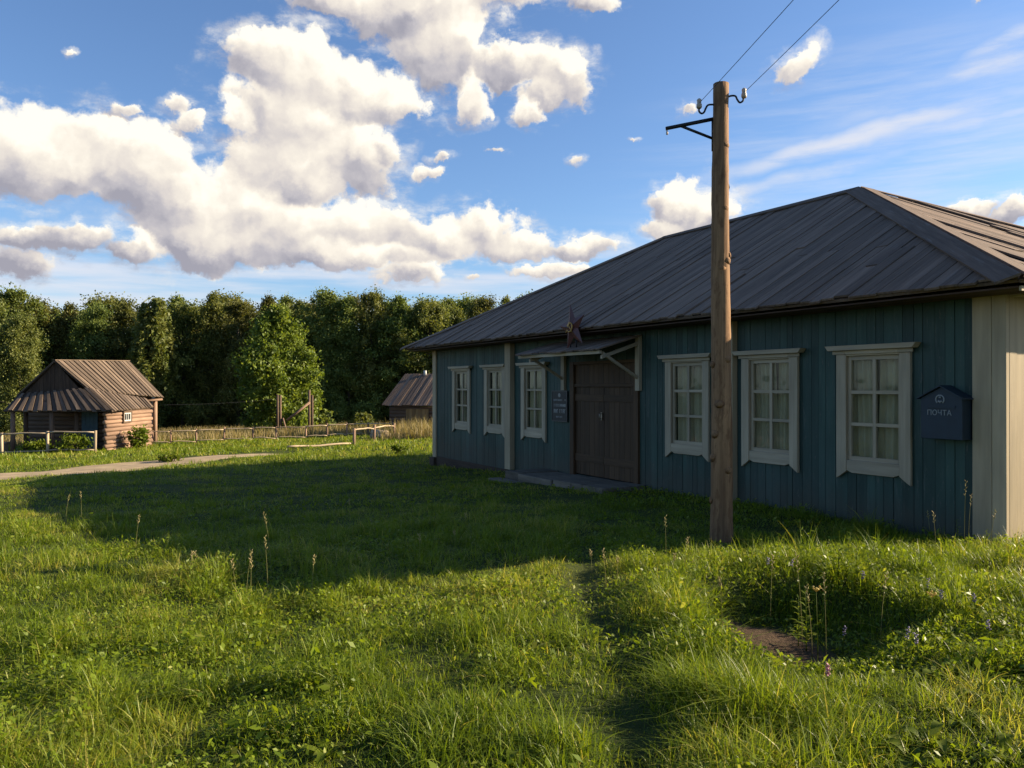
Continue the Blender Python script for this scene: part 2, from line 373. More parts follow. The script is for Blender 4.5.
M['porcelain'] = plain('porcelain', (.42, .34, .26), .45, 0, .15)
M['wire'] = plain('wire_metal', (.03, .03, .035), .5, .7)
M['red'] = plain('faded_red_paint', (.075, .014, .010), .5, 0, .3)
M['gold'] = plain('gold_paint', (.42, .22, .04), .45, 0, .15)
M['mailblue'] = plain('blue_box_paint', (.009, .020, .031), .6, 0, .2)
M['white'] = plain('white_lettering', (.24, .25, .24), .6, 0, .05)
M['plaque'] = plain('black_plaque', (.010, .010, .009), .6, 0, .2)
M['curtain'] = plain('curtain_cloth', (.46, .38, .25), .9, 0, .12, 3)
M['room'] = plain('room_plaster', (.22, .20, .17), .9, 0, .15, 2)
M['glass'] = glass('window_glass')
M['pvc'] = plain('white_frame_paint', (.42, .41, .38), .5, 0, .06)
M['leaf_forest'] = leafy('forest_leaf', (.040, .054, .010), (.104, .126, .026), (.22, .23, .062), .38, .6, .6)
M['leaf_maple'] = leafy('maple_leaf', (.058, .095, .010), (.125, .175, .022), (.22, .27, .05), .42)
M['leaf_birch'] = leafy('birch_leaf', (.06, .085, .015), (.115, .135, .028), (.18, .18, .05), .3)
M['bark'] = plain('tree_bark', (.055, .042, .032), .9, 0, .4, 3)
M['grass'] = leafy('grass_blade', (.064, .112, .006), (.172, .232, .014), (.38, .34, .085), .45, .45, 0, .25)
M['dry'] = leafy('dry_grass_blade', (.10, .10, .030), (.25, .20, .085), (.40, .31, .17), .35, .6)
M['weed'] = leafy('weed_leaf', (.042, .078, .006), (.095, .135, .010), (.15, .18, .03), .45, .55, 0, .12)
M['straw'] = leafy('straw_stalk', (.16, .17, .05), (.30, .27, .10), (.42, .34, .17), .3, .6)
M['violet'] = leafy('violet_petal', (.20, .16, .26), (.30, .25, .38), (.42, .36, .48), .3)
M['pink'] = leafy('pink_petal', (.40, .17, .26), (.48, .24, .33), (.55, .32, .4), .3)
M['yellow'] = leafy('yellow_petal', (.48, .34, .06), (.55, .42, .10), (.6, .48, .16), .3)

def catmull(P, k):
    P = np.array(P); P = np.vstack([2 * P[0] - P[1], P, 2 * P[-1] - P[-2]]); o = []
    for i in range(1, len(P) - 2):
        for s in np.linspace(0, 1, k, endpoint=False):
            a, b_, c_, d_ = P[i - 1:i + 3]
            o.append(.5 * ((2 * b_) + (c_ - a) * s + (2 * a - 5 * b_ + 4 * c_ - d_) * s * s + (3 * b_ - a - 3 * c_ + d_) * s ** 3))
    return np.array(o + [P[-2]])

# ------------------------------------------------------------------ terrain
def vnoise(x, y, seed=0):
    xi = np.floor(x).astype(np.int64); yi = np.floor(y).astype(np.int64); fx = x - xi; fy = y - yi
    fx = fx * fx * (3 - 2 * fx); fy = fy * fy * (3 - 2 * fy)
    def hsh(a, b):
        k = (a * 374761393 + b * 668265263 + seed * 974634777) & 0xffffffff
        k = ((k ^ (k >> 13)) * 1274126177) & 0xffffffff
        return ((k ^ (k >> 16)) & 0xffff) / 65535.0
    return (hsh(xi, yi) * (1 - fx) + hsh(xi + 1, yi) * fx) * (1 - fy) + (hsh(xi, yi + 1) * (1 - fx) + hsh(xi + 1, yi + 1) * fx) * fy
def fbm(x, y, seed=0, o=4):
    r = 0; a = .5
    for i in range(o): r = r + a * vnoise(x * 2 ** i, y * 2 ** i, seed + i * 17); a *= .5
    return r
def ss(t): t = np.clip(t, 0, 1); return t * t * (3 - 2 * t)
def rut_x(y): return .56 + .03 * (y - 4) + .05 * np.sin(y * 1.7)
PIT = (1.98, 5.72)
def pit_f(x, y):
    q = ((x - PIT[0]) / .74) ** 2 + ((y - PIT[1]) / np.where(y < PIT[1], .95, .62)) ** 2
    return np.exp(-q ** 3)
def rut_f(x, y): return np.exp(-((x - rut_x(y)) / .17) ** 2) * ss((9.5 - y) / 2.5)
def ground_z(x, y):
    x = np.asarray(x, float); y = np.asarray(y, float)
    z = -.022 * np.clip(y - 5, 0, 110) + .03 * np.clip(x, -60, 0) + .01 * np.clip(x, 0, 5)
    z = z + (fbm(x * .35, y * .35, 3) - .47) * .16 * ss((60 - y) / 20) + (fbm(x * 1.6, y * 1.6, 9, 3) - .44) * .07 * ss((16 - y) / 8)
    z = z + .07 * ss((x - rut_x(y)) / .9) * np.exp(-((y - 6.2) / 1.7) ** 2) * ss((7 - x) / 2)
    z = z - .07 * np.exp(-((x + 1.8) / 1.3) ** 2 - ((y - 6.0) / 1.2) ** 2)  # dip added so the near eave corner's shadow reaches further
    z = z + .20 * np.exp(-((x + 9.0) / 3.2) ** 2 - ((y - 14.5) / 4.0) ** 2)  # rise added to shorten the roof ridge's shadow at its left tip
    z = z - .15 * np.exp(-((x - 4.8) / 2.6) ** 2 - ((y - 9.3) / 1.5) ** 2) - .13 * np.exp(-((x + 1.2) / 3.5) ** 2 - ((y - 21) / 5.5) ** 2)
    z = z - .05 * rut_f(x, y) - .27 * pit_f(x, y) - .09 * np.exp(-((x - 1.75) / .6) ** 2 - ((y - 4.6) / .5) ** 2)
    return z
def gz(x, y): return float(ground_z(x, y))
def soil_f(x, y):
    q = ((x - 1.76) / .38) ** 2 + ((y - 5.4) / .60) ** 2
    return ss((1.25 - q - (fbm(x * 5, y * 5, 5) - .45) * 1.3) / .5)
def gp(px, py, h=0.0):
    """ground point seen at a picture position (h above ground)"""
    u, w = (px - 512) / F, (387 - py) / F; lo = 2.0
    for i in range(4000):
        lo += .03
        if EYE + w * lo <= gz(u * lo, lo) + h: break
    return Vector((u * lo, lo, gz(u * lo, lo)))

def axis(segs):
    a = []
    for s, e, st in segs: a += list(np.arange(s, e, st))
    return np.array(a)
gx = axis([(-40, -6, .5), (-6, 6, .07), (6, 40, .5)]); gxf = 40 * 1.18 ** np.arange(0, 26)
gx = np.concatenate([-gxf[::-1], gx, gxf])
gy = axis([(-30, 1.5, .9), (1.5, 9.5, .07), (9.5, 60, .4), (60, 130, 2.5)]); gy = np.concatenate([-30 * 1.2 ** np.arange(24, 0, -1), gy, 130 * 1.18 ** np.arange(0, 20)])
GX, GY = np.meshgrid(gx, gy)
GV = np.stack([GX, GY, ground_z(GX, GY)], -1).reshape(-1, 3)
nx, ny = len(gx), len(gy)
ii = (np.arange(ny - 1)[:, None] * nx + np.arange(nx - 1)[None]).ravel()
GQ = np.stack([ii, ii + 1, ii + nx + 1, ii + nx], -1)
gm, t, b = newmat('meadow_ground')
soil = attr(t, 'tone').outputs['Fac']; gt = t.nodes.new('ShaderNodeTexCoord')
n1 = noise(t, gt.outputs['Object'], 3.0, 8, .65); n2 = noise(t, gt.outputs['Object'], .12, 4, .6); n3 = noise(t, gt.outputs['Object'], 26, 5, .7)
c = ramp(t, n1.outputs['Fac'], [(.3, (.022, .032, .008)), (.55, (.045, .062, .014)), (.75, (.075, .072, .028))])
c = mixc(t, smooth(t, n2.outputs['Fac'], .45, .65, 0, .5), c, (.085, .09, .025))
sc = ramp(t, n3.outputs['Fac'], [(.3, (.042, .027, .017)), (.7, (.11, .074, .048))])
t.links.new(mixc(t, soil, c, sc), b.inputs['Base Color']); b.inputs['Roughness'].default_value = .95; b.inputs['Specular IOR Level'].default_value = .1
bp = t.nodes.new('ShaderNodeBump'); bp.inputs['Strength'].default_value = .8; bp.inputs['Distance'].default_value = .03
t.links.new(n3.outputs['Fac'], bp.inputs['Height']); t.links.new(bp.outputs[0], b.inputs['Normal'])
ground = quad_mesh('ground', GV, GQ, soil_f(GV[:, 0], GV[:, 1]), gm); tag(ground, kind='structure')
ground.data.polygons.foreach_set('use_smooth', np.ones(len(GQ), bool))

# dirt track past the cabin
TRACK = [(-26, 17.2), (-13.4, 21.2), (-11.8, 24.2), (-10.3, 26.7), (-8.5, 29.6), (-6.2, 31.6)]
TRACK = [(-24, 18.6), (-13.6, 21.5), (-11.7, 24.0), (-10.2, 26.6), (-8.6, 29.0)]
tk = catmull(TRACK, 24)
def track_d(x, y):
    d = np.full(np.shape(x), 1e9)
    for q in tk: d = np.minimum(d, (x - q[0]) ** 2 + (y - q[1]) ** 2)
    return np.sqrt(d)
def track_w(i): return 1.75 - 1.0 * ss((i / len(tk) - .55) / .45)
TV = []; nc = 9
for i, q in enumerate(tk):
    d = tk[min(i + 1, len(tk) - 1)] - tk[max(i - 1, 0)]; d /= np.hypot(*d); pn = np.array((-d[1], d[0]))
    w = track_w(i)
    for k in range(nc):
        s_ = k / (nc - 1) * 2 - 1; ww = w * (1 + .3 * (float(fbm(i * .21, 3.3 * (s_ > 0), 8)) - .45))
        p = q + pn * s_ * ww; TV.append((p[0], p[1], gz(*p) + .03 - .035 * abs(s_) ** 4))
TV = np.array(TV); ii = (np.arange(len(tk) - 1)[:, None] * nc + np.arange(nc - 1)[None]).ravel()
TQ = np.stack([ii, ii + nc, ii + nc + 1, ii + 1], -1)
pm, t, b = newmat('dusty_track'); gt = t.nodes.new('ShaderNodeTexCoord')
n1 = noise(t, gt.outputs['Object'], 1.6, 7, .65)
t.links.new(ramp(t, n1.outputs['Fac'], [(.3, (.19, .135, .075)), (.6, (.36, .265, .145)), (.8, (.43, .33, .19))]), b.inputs['Base Color']); b.inputs['Roughness'].default_value = .95
tag(quad_mesh('dirt_path', TV, TQ, np.zeros(len(TV)), pm), kind='structure')

# ------------------------------------------------------------------ the teal house
HD = 8.9
hd, hm = Vector((-.479, .878, 0)), Vector((.878, .479, 0))
HO = hd * 20.8 + hm * HD                               # far front corner
HRZ = math.atan2(-.878, .479)
house = thing('wooden_house', 'long teal plank house with white trimmed windows and a hipped grey plank roof', 'house', (HO.x, HO.y, 0), HRZ)
LEN, DEP = 15.68, 8.3
def hl(x, y):                                           # world (x,y) -> house local
    dx, dy = np.asarray(x) - HO.x, np.asarray(y) - HO.y
    return -(dx * hd.x + dy * hd.y), dx * hm.x + dy * hm.y
WINX = [1.78, 3.67, 5.52, 10.55, 12.34, 14.06]
WZ0, WZ1 = .64, 2.00
ops = [(c - .40, c + .40, WZ0, WZ1) for c in WINX] + [(7.16, 9.14, -.16, 2.04)]
zb, zt = -.62, 2.655

def spans(a, b):
    iv = [(zb, zt)]
    for (x0, x1, z0, z1) in ops:
        if a < x1 - 1e-4 and b > x0 + 1e-4:
            nv = []
            for (p, q) in iv:
                if z0 > p: nv.append((p, min(q, z0)))
                if z1 < q: nv.append((max(p, z1), q))
            iv = nv
    return iv
brk = sorted({0.10, LEN - .33, *[o[0] for o in ops], *[o[1] for o in ops]})
wl = MB()
for s0, s1 in zip(brk[:-1], brk[1:]):
    for (p, q) in spans(s0, s1): wl.board((s0, .03, p), (0, 0, q - p), (s1 - s0, 0, 0), (0, .12, 0), .2)
    x = s0
    while x < s1 - 1e-4:
        w = random.uniform(.105, .175)
        if s1 - x - w < .07: w = s1 - x
        for (p, q) in spans(x, x + w):
            off = random.uniform(-.004, .004)
            wl.board((x + .003, off, p), (0, 0, q - p), (w - .006, 0, 0), (0, .027 - off, 0))
        x += w
wl.build('wall', M['teal'], house)
we = MB(); y = .30
while y < DEP - .05:
    w = min(random.uniform(.11, .17), DEP - y)
    we.board((LEN - .03, y + .003, zb), (0, 0, zt - zb), (0, w - .006, 0), (.03, 0, 0)); y += w
we.box((LEN - .15, .16, zb), (LEN - .033, DEP, zt), .2, 2)
we.box((.0, .16, zb), (.12, DEP, zt), .3, 2); we.box((.12, DEP - .12, zb), (LEN - .15, DEP, zt), .3, 2)
we.build('wall', M['teal'], house)
rm = MB(); rm.box((.13, .17, -.10), (LEN - .16, DEP - .13, -.05), .5); rm.box((-.02, .02, zt + .002), (LEN + .02, DEP, zt + .05), .5)
for xp in (3.0, 6.6, 9.6, 12.0): rm.box((xp - .05, 2.5, -.05), (xp + .05, DEP - .13, zt), .5)
rm.box((.13, 3.2, -.049), (LEN - .16, 3.3, zt), .5)
rm.build('room', M['room'], house)
# corner boards and pilasters
for nm, parts in (('corner_board', [((-.10, -.045, -.36), (.12, .028, zt)), ((-.10, .028, -.36), (-.001, .26, zt))]),
                  ('corner_board', [((LEN - .33, -.04, zb), (LEN - .115, .028, zt)), ((LEN - .113, -.034, zb), (LEN + .042, .028, zt)),
                                    ((LEN + .001, .029, zb), (LEN + .042, .175, zt)), ((LEN + .001, .181, zb), (LEN + .034, .33, zt))]),
                  ('pilaster', [((4.36, -.13, -.30), (4.62, -.003, zt))]),
                  ('pilaster', [((11.50, -.11, -.4), (11.68, -.003, zt))])):
    k = MB()
    for a, b_ in parts: k.box(a, b_, None, 2)
    k.build(nm, M['cream'], house, .006)
k = MB(); k.box((-.16, -.12, -.9), (.16, .2, -.364), .4, 0); k.build('corner_block', M['darkwood'], house, .01)
k = MB(); k.box((.17, -.04, -.9), (4.34, -.006, -.33), .3, 0); k.box((4.64, -.04, -.9), (7.0, -.006, -.30), .5, 0); k.box((9.2, -.04, -.9), (LEN - .335, -.006, -.28), .4, 0); k.build('plinth_board', M['darkwood'], house)
# windows
for wi, c in enumerate(WINX):
    k = MB(); y0, y1 = -.050, -.006
    for sgn in (-1, 1):                                  # side casings with pointed tips
        xa, xb = sorted((c + sgn * .535, c + sgn * .385)); tip = xa if sgn < 0 else xb; inn = xb if sgn < 0 else xa
        k.prism([(inn, y1, 2.02), (tip, y1, 2.02), (tip, y1, .40), (tip - sgn * .05, y1, .43), (inn, y1, .50)], (0, y0 - y1 + random.uniform(-.003, .003), 0), (0, 0, 1), .5 + random.uniform(-.2, .2))
    k.prism([(c - .383, y1, .648), (c + .383, y1, .648), (c + .383, y1, .515), (c + .30, y1, .485), (c - .30, y1, .485), (c - .383, y1, .515)], (0, -.038, 0), (1, 0, 0))
    k.box((c - .383, -.044, 2.001), (c + .383, y1, 2.07), None, 0)
    w = k.build('window', M['trim'], house, .004)
    k = MB(); k.prism([(c - .61, -.008, 2.022 + .05), (c + .61, -.008, 2.072), (c + .66, -.008, 2.135), (c - .66, -.008, 2.135)], (0, -.12, 0), (1, 0, 0))
    k.box((c - .58, -.07, 2.022), (c - .384, -.052, 2.07), None, 0); k.box((c + .384, -.07, 2.022), (c + .58, -.052, 2.07), None, 0); k.box((c - .383, -.07, 2.022), (c + .383, -.046, 2.07), None, 0)
    k.build('header', M['trim'], w, .004)
    k = MB(); s0, s1 = c - .40, c + .40
    k.box((s0, .0, WZ0), (s0 + .058, .05, WZ1), None, 2); k.box((s1 - .058, .0, WZ0), (s1, .05, WZ1), None, 2)
    k.box((s0 + .058, .0, WZ0), (s1 - .058, .05, WZ0 + .06), None, 0); k.box((s0 + .058, .0, WZ1 - .055), (s1 - .058, .05, WZ1), None, 0)
    k.box((c - .024, .002, WZ0 + .06), (c + .024, .045, WZ1 - .055), None, 2)
    for f_ in (1 / 3, 2 / 3):
        zz = WZ0 + .06 + (WZ1 - WZ0 - .115) * f_
        k.box((s0 + .058, .004, zz - .022), (c - .024, .043, zz + .022), None, 0); k.box((c + .024, .004, zz - .022), (s1 - .058, .043, zz + .022), None, 0)
    k.build('sash', M['trim'], w, .003)
    k = MB(); k.box((s0 + .05, .026, WZ0 + .05), (s1 - .05, .030, WZ1 - .05), .5, 2); k.build('pane', M['glass'], w)
    k = MB()                                             # two curtain halves hanging in folds
    for sgn, wd in ((-1, random.uniform(.38, .43)), (1, random.uniform(.38, .43))):
        edge = c + sgn * .42; n = 34; vs = []; gs = []
        for j, zz in enumerate((WZ0 - .08, 1.0, 1.4, 1.8, WZ1 + .06)):
            for q in range(n + 1):
                f_ = q / n; pinch = 1 - .05 * math.sin(j * .9 + wi)
                vs.append((edge - sgn * wd * f_ * pinch, .115 + .022 * math.sin(f_ * 26 + wi * 2 + j * .25) + .012 * math.sin(f_ * 11 + wi), zz)); gs.append((zz, f_, 0))
        fs = [(j * (n + 1) + q, j * (n + 1) + q + 1, (j + 1) * (n + 1) + q + 1, (j + 1) * (n + 1) + q) for j in range(4) for q in range(n)]
        k.add(vs, fs, gs, .5, True)
    k.build('curtain', M['curtain'], w)
# door
k = MB()
k.box((7.02, -.05, -.20), (7.16, .12, 2.10), None, 2); k.box((9.14, -.05, -.20), (9.27, .12, 2.10), None, 2)
k.box((7.162, -.045, 2.041), (9.138, .12, 2.10), None, 0); k.box((7.162, -.03, 1.60), (9.138, .10, 1.66), None, 0)
k.build('door_frame', M['door'], house, .004)
k = MB(); x = 7.165
while x < 9.13:
    w = min(.165, 9.135 - x); k.board((x, .0, 1.662), (0, 0, .375), (w - .005, 0, 0), (0, .04, 0)); x += w
k.build('transom_panel', M['door'], house)
for sgn, xa, xb in ((-1, 7.165, 8.146), (1, 8.154, 9.135)):
    k = MB(); x = xa
    while x < xb - .01:
        w = min(.1635, xb - x); k.board((x, .01, -.14), (0, 0, 1.735), (w - .005, 0, 0), (0, .035, 0)); x += w
    k.box((xa, -.012, .12), (xb - .004, .008, .26), None, 0); k.box((xa, -.012, 1.32), (xb - .004, .008, 1.45), None, 0)
    lf = k.build('door_leaf', M['door'], house, .003)
    if sgn < 0:
        k = MB(); k.path([(8.09, -.012, .98), (8.09, -.055, .99), (8.09, -.06, 1.08), (8.09, -.012, 1.09)], .009, 8); k.box((8.07, -.016, .96), (8.11, -.008, 1.11), .5, 2); k.build('handle', plain('worn_handle', (.22, .20, .17), .4, .8), lf)
# canopy over the door
zc0, zc1, pj = 2.50, 2.24, .92
cn_ = MB(); x = 6.36; sl_ = Vector((0, -pj, zc1 - zc0))
while x < 9.34:
    w = random.uniform(.15, .22); q = Vector((x, -.014, zc0 + random.uniform(0, .012)))
    cn_.board(q, sl_ * random.uniform(1.0, 1.09), (min(w, 9.36 - x) - .008, 0, 0), (0, -.008, .024)); x += w
canopy = cn_.build('canopy', M['roofwood'], house)
k = MB(); k.box((6.40, -pj + .02, zc1 - .065), (9.30, -pj + .07, zc1 - .008), None, 0); k.build('canopy_beam', M['trim'], canopy)
for xa, mt in ((6.72, M['trim']), (9.22, M['trim'])):
    k = MB(); k.box((xa, -.075, 1.53), (xa + .12, -.012, 2.52), None, 2)
    k.board((xa + .03, -.076, 2.40), (0, -pj + .15, zc1 - zc0 + .01), (.06, 0, 0), (0, 0, -.06))
    k.board((xa + .035, -.076, 1.74), (0, -pj + .17, .42), (.05, 0, 0), (0, 0, .055)); k.build('bracket', mt, canopy)
# roof
x0, x1, y0, y1, xr0, xr1, yr = -.72, 16.2, -.62, DEP + .62, 4.95, 10.62, 4.15
z0, z1 = 2.685, 5.325
def face_pts(side):
    if side == 'front': return (lambda s, k_: Vector((s, y0 + (yr - y0) * k_, z0 + (z1 - z0) * k_))), (lambda s: min(1, (s - x0) / (xr0 - x0), (x1 - s) / (x1 - xr1))), x0, x1, [xr0, xr1]
    if side == 'back': return (lambda s, k_: Vector((s, y1 + (yr - y1) * k_, z0 + (z1 - z0) * k_))), (lambda s: min(1, (s - x0) / (xr0 - x0), (x1 - s) / (x1 - xr1))), x0, x1, [xr0, xr1]
    if side == 'near': return (lambda s, k_: Vector((x1 + (xr1 - x1) * k_, s, z0 + (z1 - z0) * k_))), (lambda s: min((s - y0) / (yr - y0), (y1 - s) / (y1 - yr))), y0, y1, [yr]
    return (lambda s, k_: Vector((x0 + (xr0 - x0) * k_, s, z0 + (z1 - z0) * k_))), (lambda s: min((s - y0) / (yr - y0), (y1 - s) / (y1 - yr))), y0, y1, [yr]
rf = MB()
for side in ('front', 'near', 'back', 'far'):
    fn, km, sa, sb, bks = face_pts(side)
    mid = (sa + sb) / 2; ud = (fn(mid, 1) - fn(mid, 0)); n = ud.cross(Vector((1, 0, 0) if side in ('front', 'back') else (0, 1, 0))).normalized()
    if n.z < 0: n = -n
    poly = [fn(sa, 0), fn(sb, 0)] + ([fn(xr1, 1), fn(xr0, 1)] if side in ('front', 'back') else [fn(yr, 1)])
    rf.prism([p - n * .045 for p in poly], n * .035, ud, .1)
    edges = sorted([sa, sb] + bks); s_ = sa; i = 1
    while s_ < sb - 1e-3:
        w = random.uniform(.15, .23); e_ = min(s_ + w, edges[i])
        if edges[i] - e_ < .06: e_ = edges[i]
        a, b_ = s_ + .004, e_ - .004; ka, kb = max(km(a), 0), max(km(b_), 0); kk = -random.uniform(.0, .012)
        lift = n * (random.uniform(-.004, .024) if side != 'near' else random.choice((0, .034)) + random.uniform(0, .006)); th = n * .026; top = min(ka, kb)
        if top > .35 and random.random() < .55:
            j = random.uniform(.25, .75) * top
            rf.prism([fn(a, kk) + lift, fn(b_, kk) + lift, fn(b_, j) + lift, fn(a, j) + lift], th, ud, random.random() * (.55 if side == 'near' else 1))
            l2 = n * random.uniform(-.004, .018); j += .002
            rf.prism([fn(a, j) + l2, fn(b_, j) + l2, fn(b_, kb) + l2, fn(a, ka) + l2], th, ud)
        elif max(ka, kb) > .01:
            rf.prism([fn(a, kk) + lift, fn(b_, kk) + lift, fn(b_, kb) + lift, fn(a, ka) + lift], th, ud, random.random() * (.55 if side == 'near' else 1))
        if e_ >= edges[i] - 1e-6: i = min(i + 1, len(edges) - 1)
        s_ = e_
roof = rf.build('roof', M['roofwood'], house)
def cap(p, q, ins, n, w=.24):
    d = (q - p).normalized(); c_ = n.cross(d).normalized()
    if c_.dot(ins - p) < 0: c_ = -c_
    k = MB(); k.board(p + n * .046 - d * .06, d * ((q - p).length + .06), c_ * w, n * .025); return k
fN = Vector((0, -(z1 - z0), yr - y0)).normalized(); nN = Vector((z1 - z0, 0, x1 - xr1)).normalized(); bN = Vector((0, z1 - z0, yr - y0)).normalized(); lN = Vector((-(z1 - z0), 0, xr0 - x0)).normalized()
A, B = Vector((xr0, yr, z1)), Vector((xr1, yr, z1))
fc, nc_, bc, lc = Vector((8, 1, 3)), Vector((15, 4, 3)), Vector((8, 7, 3)), Vector((0, 4, 3))
for p, q, ins, n in ((Vector((x1, y0, z0)), B, fc, fN), (Vector((x1, y0, z0)), B, nc_, nN), (Vector((x1, y1, z0)), B, nc_, nN), (Vector((x0, y0, z0)), A, fc, fN), (Vector((x0, y0, z0)), A, lc, lN)):
    cap(p, q, ins, n).build('hip_board', M['roofwood'], roof)
for ins, n in ((fc, fN), (bc, bN)): cap(A, B, ins, n, .2).build('ridge_board', M['roofwood'], roof)
k = MB(); y = y0 + .05
while y < -.03:
    k.box((x0 + .05, y, z0 - .085), (x1 - .05, min(y + .135, -.02), z0 - .068), None, 0); y += .14
k.build('soffit', M['soffit'], house)
k = MB(); k.box((LEN + .06, .02, z0 - .105), (x1 - .05, y1 - .05, z0 - .088), None, 1); k.box((x1 - .046, y0 + .06, z0 - .12), (x1 - .02, y1 - .02, z0 - .07), None, 1)
k.build('soffit', M['cream'], house)
k = MB(); k.box((x0 + .05, .0, z0 - .135), (-.12, y1, z0 - .115), None, 1); k.build('soffit', M['soffit'], house)

# door step (worn slabs)
hw = lambda x, y, z: Vector((HO.x, HO.y, 0)) + (-hd) * x + hm * y + Vector((0, 0, z))
stp = thing('door_step', 'low grey worn step platform in front of the double door', 'step', (HO.x, HO.y, 0), HRZ)
k = MB(); x = 5.95; yf = -1.0
while x < 9.5:
    w = random.uniform(.35, .7); dz = random.uniform(-.02, .015)
    k.board((x, yf + random.uniform(-.05, .04), -.40), (min(w, 9.5 - x) - .015, 0, random.uniform(-.012, .012)), (0, -yf - .06, random.uniform(-.01, .01)), (0, 0, .262 + dz)); x += w
k.build('platform', M['step'], stp, .018)
k = MB(); k.board((5.9, -1.34, -.55), (.95, .02, 0), (0, .28, 0), (0, 0, .26)); k.board((6.87, -1.30, -.55), (.75, -.03, .01), (0, .26, 0), (0, 0, .245)); k.build('tread', M['step'], stp, .018)

# wall plaque: a small emblem and four rows of worn lettering
pq = thing('wall_plaque', 'black wall plaque with a crest and rows of pale lettering beside the double door', 'plaque', hw(6.62, -.012, 1.20), HRZ)
k = MB(); k.box((-.30, -.03, -.32), (.30, 0, .32), .5, 0); k.build('panel', M['plaque'], pq, .006)
k = MB()
for a, b_, c_, d_ in ((-.30, -.30, -.32, .32), (.285, .30, -.32, .32)): k.box((a if a > 0 else -.30, -.037, c_), ((b_ if a > 0 else -.285), -.031, d_), .5, 2)
k.box((-.284, -.037, .305), (.284, -.031, .32), .5); k.box((-.284, -.037, -.32), (.284, -.031, -.305), .5); k.build('rim', plain('dull_rim', (.05, .05, .05), .5), pq)
k = MB()
for zc, hh, xa, xb, wds in ((.125, .035, -.23, .17, ((-.23, .12), (.19, .235))), (.015, .055, 0, 0, ((-.21, -.01), (.03, .22))), (-.105, .08, 0, 0, ((-.22, -.04), (0.0, .22))), (-.225, .035, 0, 0, ((-.13, -.03), (0, .12)))):
    for (a, b_) in wds:
        x = a
        while x < b_ - .012:
            w = hh * .62; m_ = random.random(); s_ = hh * .16
            k.box((x, -.034, zc - hh / 2), (x + s_, -.0305, zc + hh / 2), .5, 2)
            if m_ < .7: k.box((x + w - s_, -.034, zc - hh / 2), (x + w, -.0305, zc + hh / 2), .5, 2)
            if m_ > .3: k.box((x + s_, -.034, zc + hh / 2 - s_), (x + w - s_, -.0305, zc + hh / 2), .5, 0)
            if m_ < .5: k.box((x + s_, -.034, zc - s_ / 2), (x + w - s_, -.0305, zc + s_ / 2), .5, 0)
            x += w * 1.3
k.build('lettering', plain('worn_lettering', (.30, .30, .28), .6), pq)
k = MB()
k.prism([(.055 * math.cos(q) * (1 if i % 2 else .72), -.0305, .225 + .05 * math.sin(q) * (1 if i % 2 else .72)) for i, q in enumerate(np.linspace(0, 2 * math.pi, 17)[:-1])], (0, -.005, 0), (1, 0, 0)); k.build('crest', plain('worn_crest', (.26, .25, .22), .6), pq)

# mailbox
FONT = None
def text_mesh(body, size, name, mat, parent, loc):
    cu = bpy.data.curves.new(name, 'FONT'); cu.body = body; cu.size = size; cu.align_x = 'CENTER'; cu.align_y = 'CENTER'; cu.extrude = .002
    ob = bpy.data.objects.new(name, cu); COL.objects.link(ob)
    bpy.context.view_layer.update()
    me = bpy.data.meshes.new_from_object(ob.evaluated_get(bpy.context.evaluated_depsgraph_get()))
    bpy.data.objects.remove(ob); me.name = name; me.materials.clear(); me.materials.append(mat)
    o = link(bpy.data.objects.new(name, me), parent); o.location = loc; o.rotation_euler = (R(90), 0, 0); return o
mx_ = thing('mailbox', 'dark blue peaked mailbox with white lettering on the wall by the corner', 'mailbox', hw(15.08, -.004, 1.0), HRZ)
k = MB(); k.prism([(-.25, 0, 0), (.25, 0, 0), (.25, 0, .47), (0, 0, .60), (-.25, 0, .47)], (0, -.19, 0), (0, 0, 1), .5); bx_ = k.build('box', M['mailblue'], mx_, .006)
k = MB()
for sgn in (-1, 1):
    k.prism([(0, .0, .603), (sgn * .285, 0, .455), (sgn * .285, 0, .470), (0, 0, .62)], (0, -.225, 0), (1, 0, 0), .6)
k.build('roof', M['mailblue'], mx_, .003)
k = MB(); k.box((-.17, -.2, .355), (.17, -.191, .385), .2, 0); k.build('slot_flap', M['mailblue'], mx_)
text_mesh('ПОЧТА', .085, 'lettering', M['white'], mx_, (-.02, -.193, .30))
k = MB(); q = np.linspace(R(-50), R(230), 15)
k.path([(.05 * math.cos(a) - .01, -.194, .455 + .05 * math.sin(a)) for a in q], .008, 6)
k.path([(-.03, -.194, .44), (-.01, -.194, .425), (.01, -.194, .44)], .012, 6); k.path([(-.01, -.194, .47), (-.01, -.194, .49)], .012, 6)
k.build('emblem', M['white'], mx_)

# star over the canopy
st = thing('red_star', 'dark red five pointed star with gold hammer and sickle above the door canopy', 'star', hw(8.2, -.74, 2.70), HRZ)
k = MB(); til = R(11); pr = []
for i in range(10):
    a = R(90) + til + i * math.pi / 5; r_ = .46 if i % 2 == 0 else .19; pr.append(Vector((r_ * math.cos(a), 0, r_ * math.sin(a))))
for i in range(10):
    p, q = pr[i], pr[(i + 1) % 10]
    k.add([p, q, (0, -.07, 0), (0, .05, 0)], [(0, 1, 2), (1, 0, 3)], [(0, 0, 0)] * 4, .5)
k.build('star_body', M['red'], st)
k = MB()
pts = []; 
for a in np.linspace(R(-140), R(75), 12): pts.append((.085 * math.cos(a) - .01, a))
k.path([(.088 * math.cos(a), -.072, .01 + .088 * math.sin(a)) for a in np.linspace(R(-150), R(85), 14)], [.006 + .010 * math.sin(i / 13 * math.pi) for i in range(14)], 6)
k.path([(-.075, -.072, -.035), (-.12, -.070, -.09)], .012, 6)
k.path([(.085, -.074, -.085), (-.035, -.074, .06)], .010, 6)
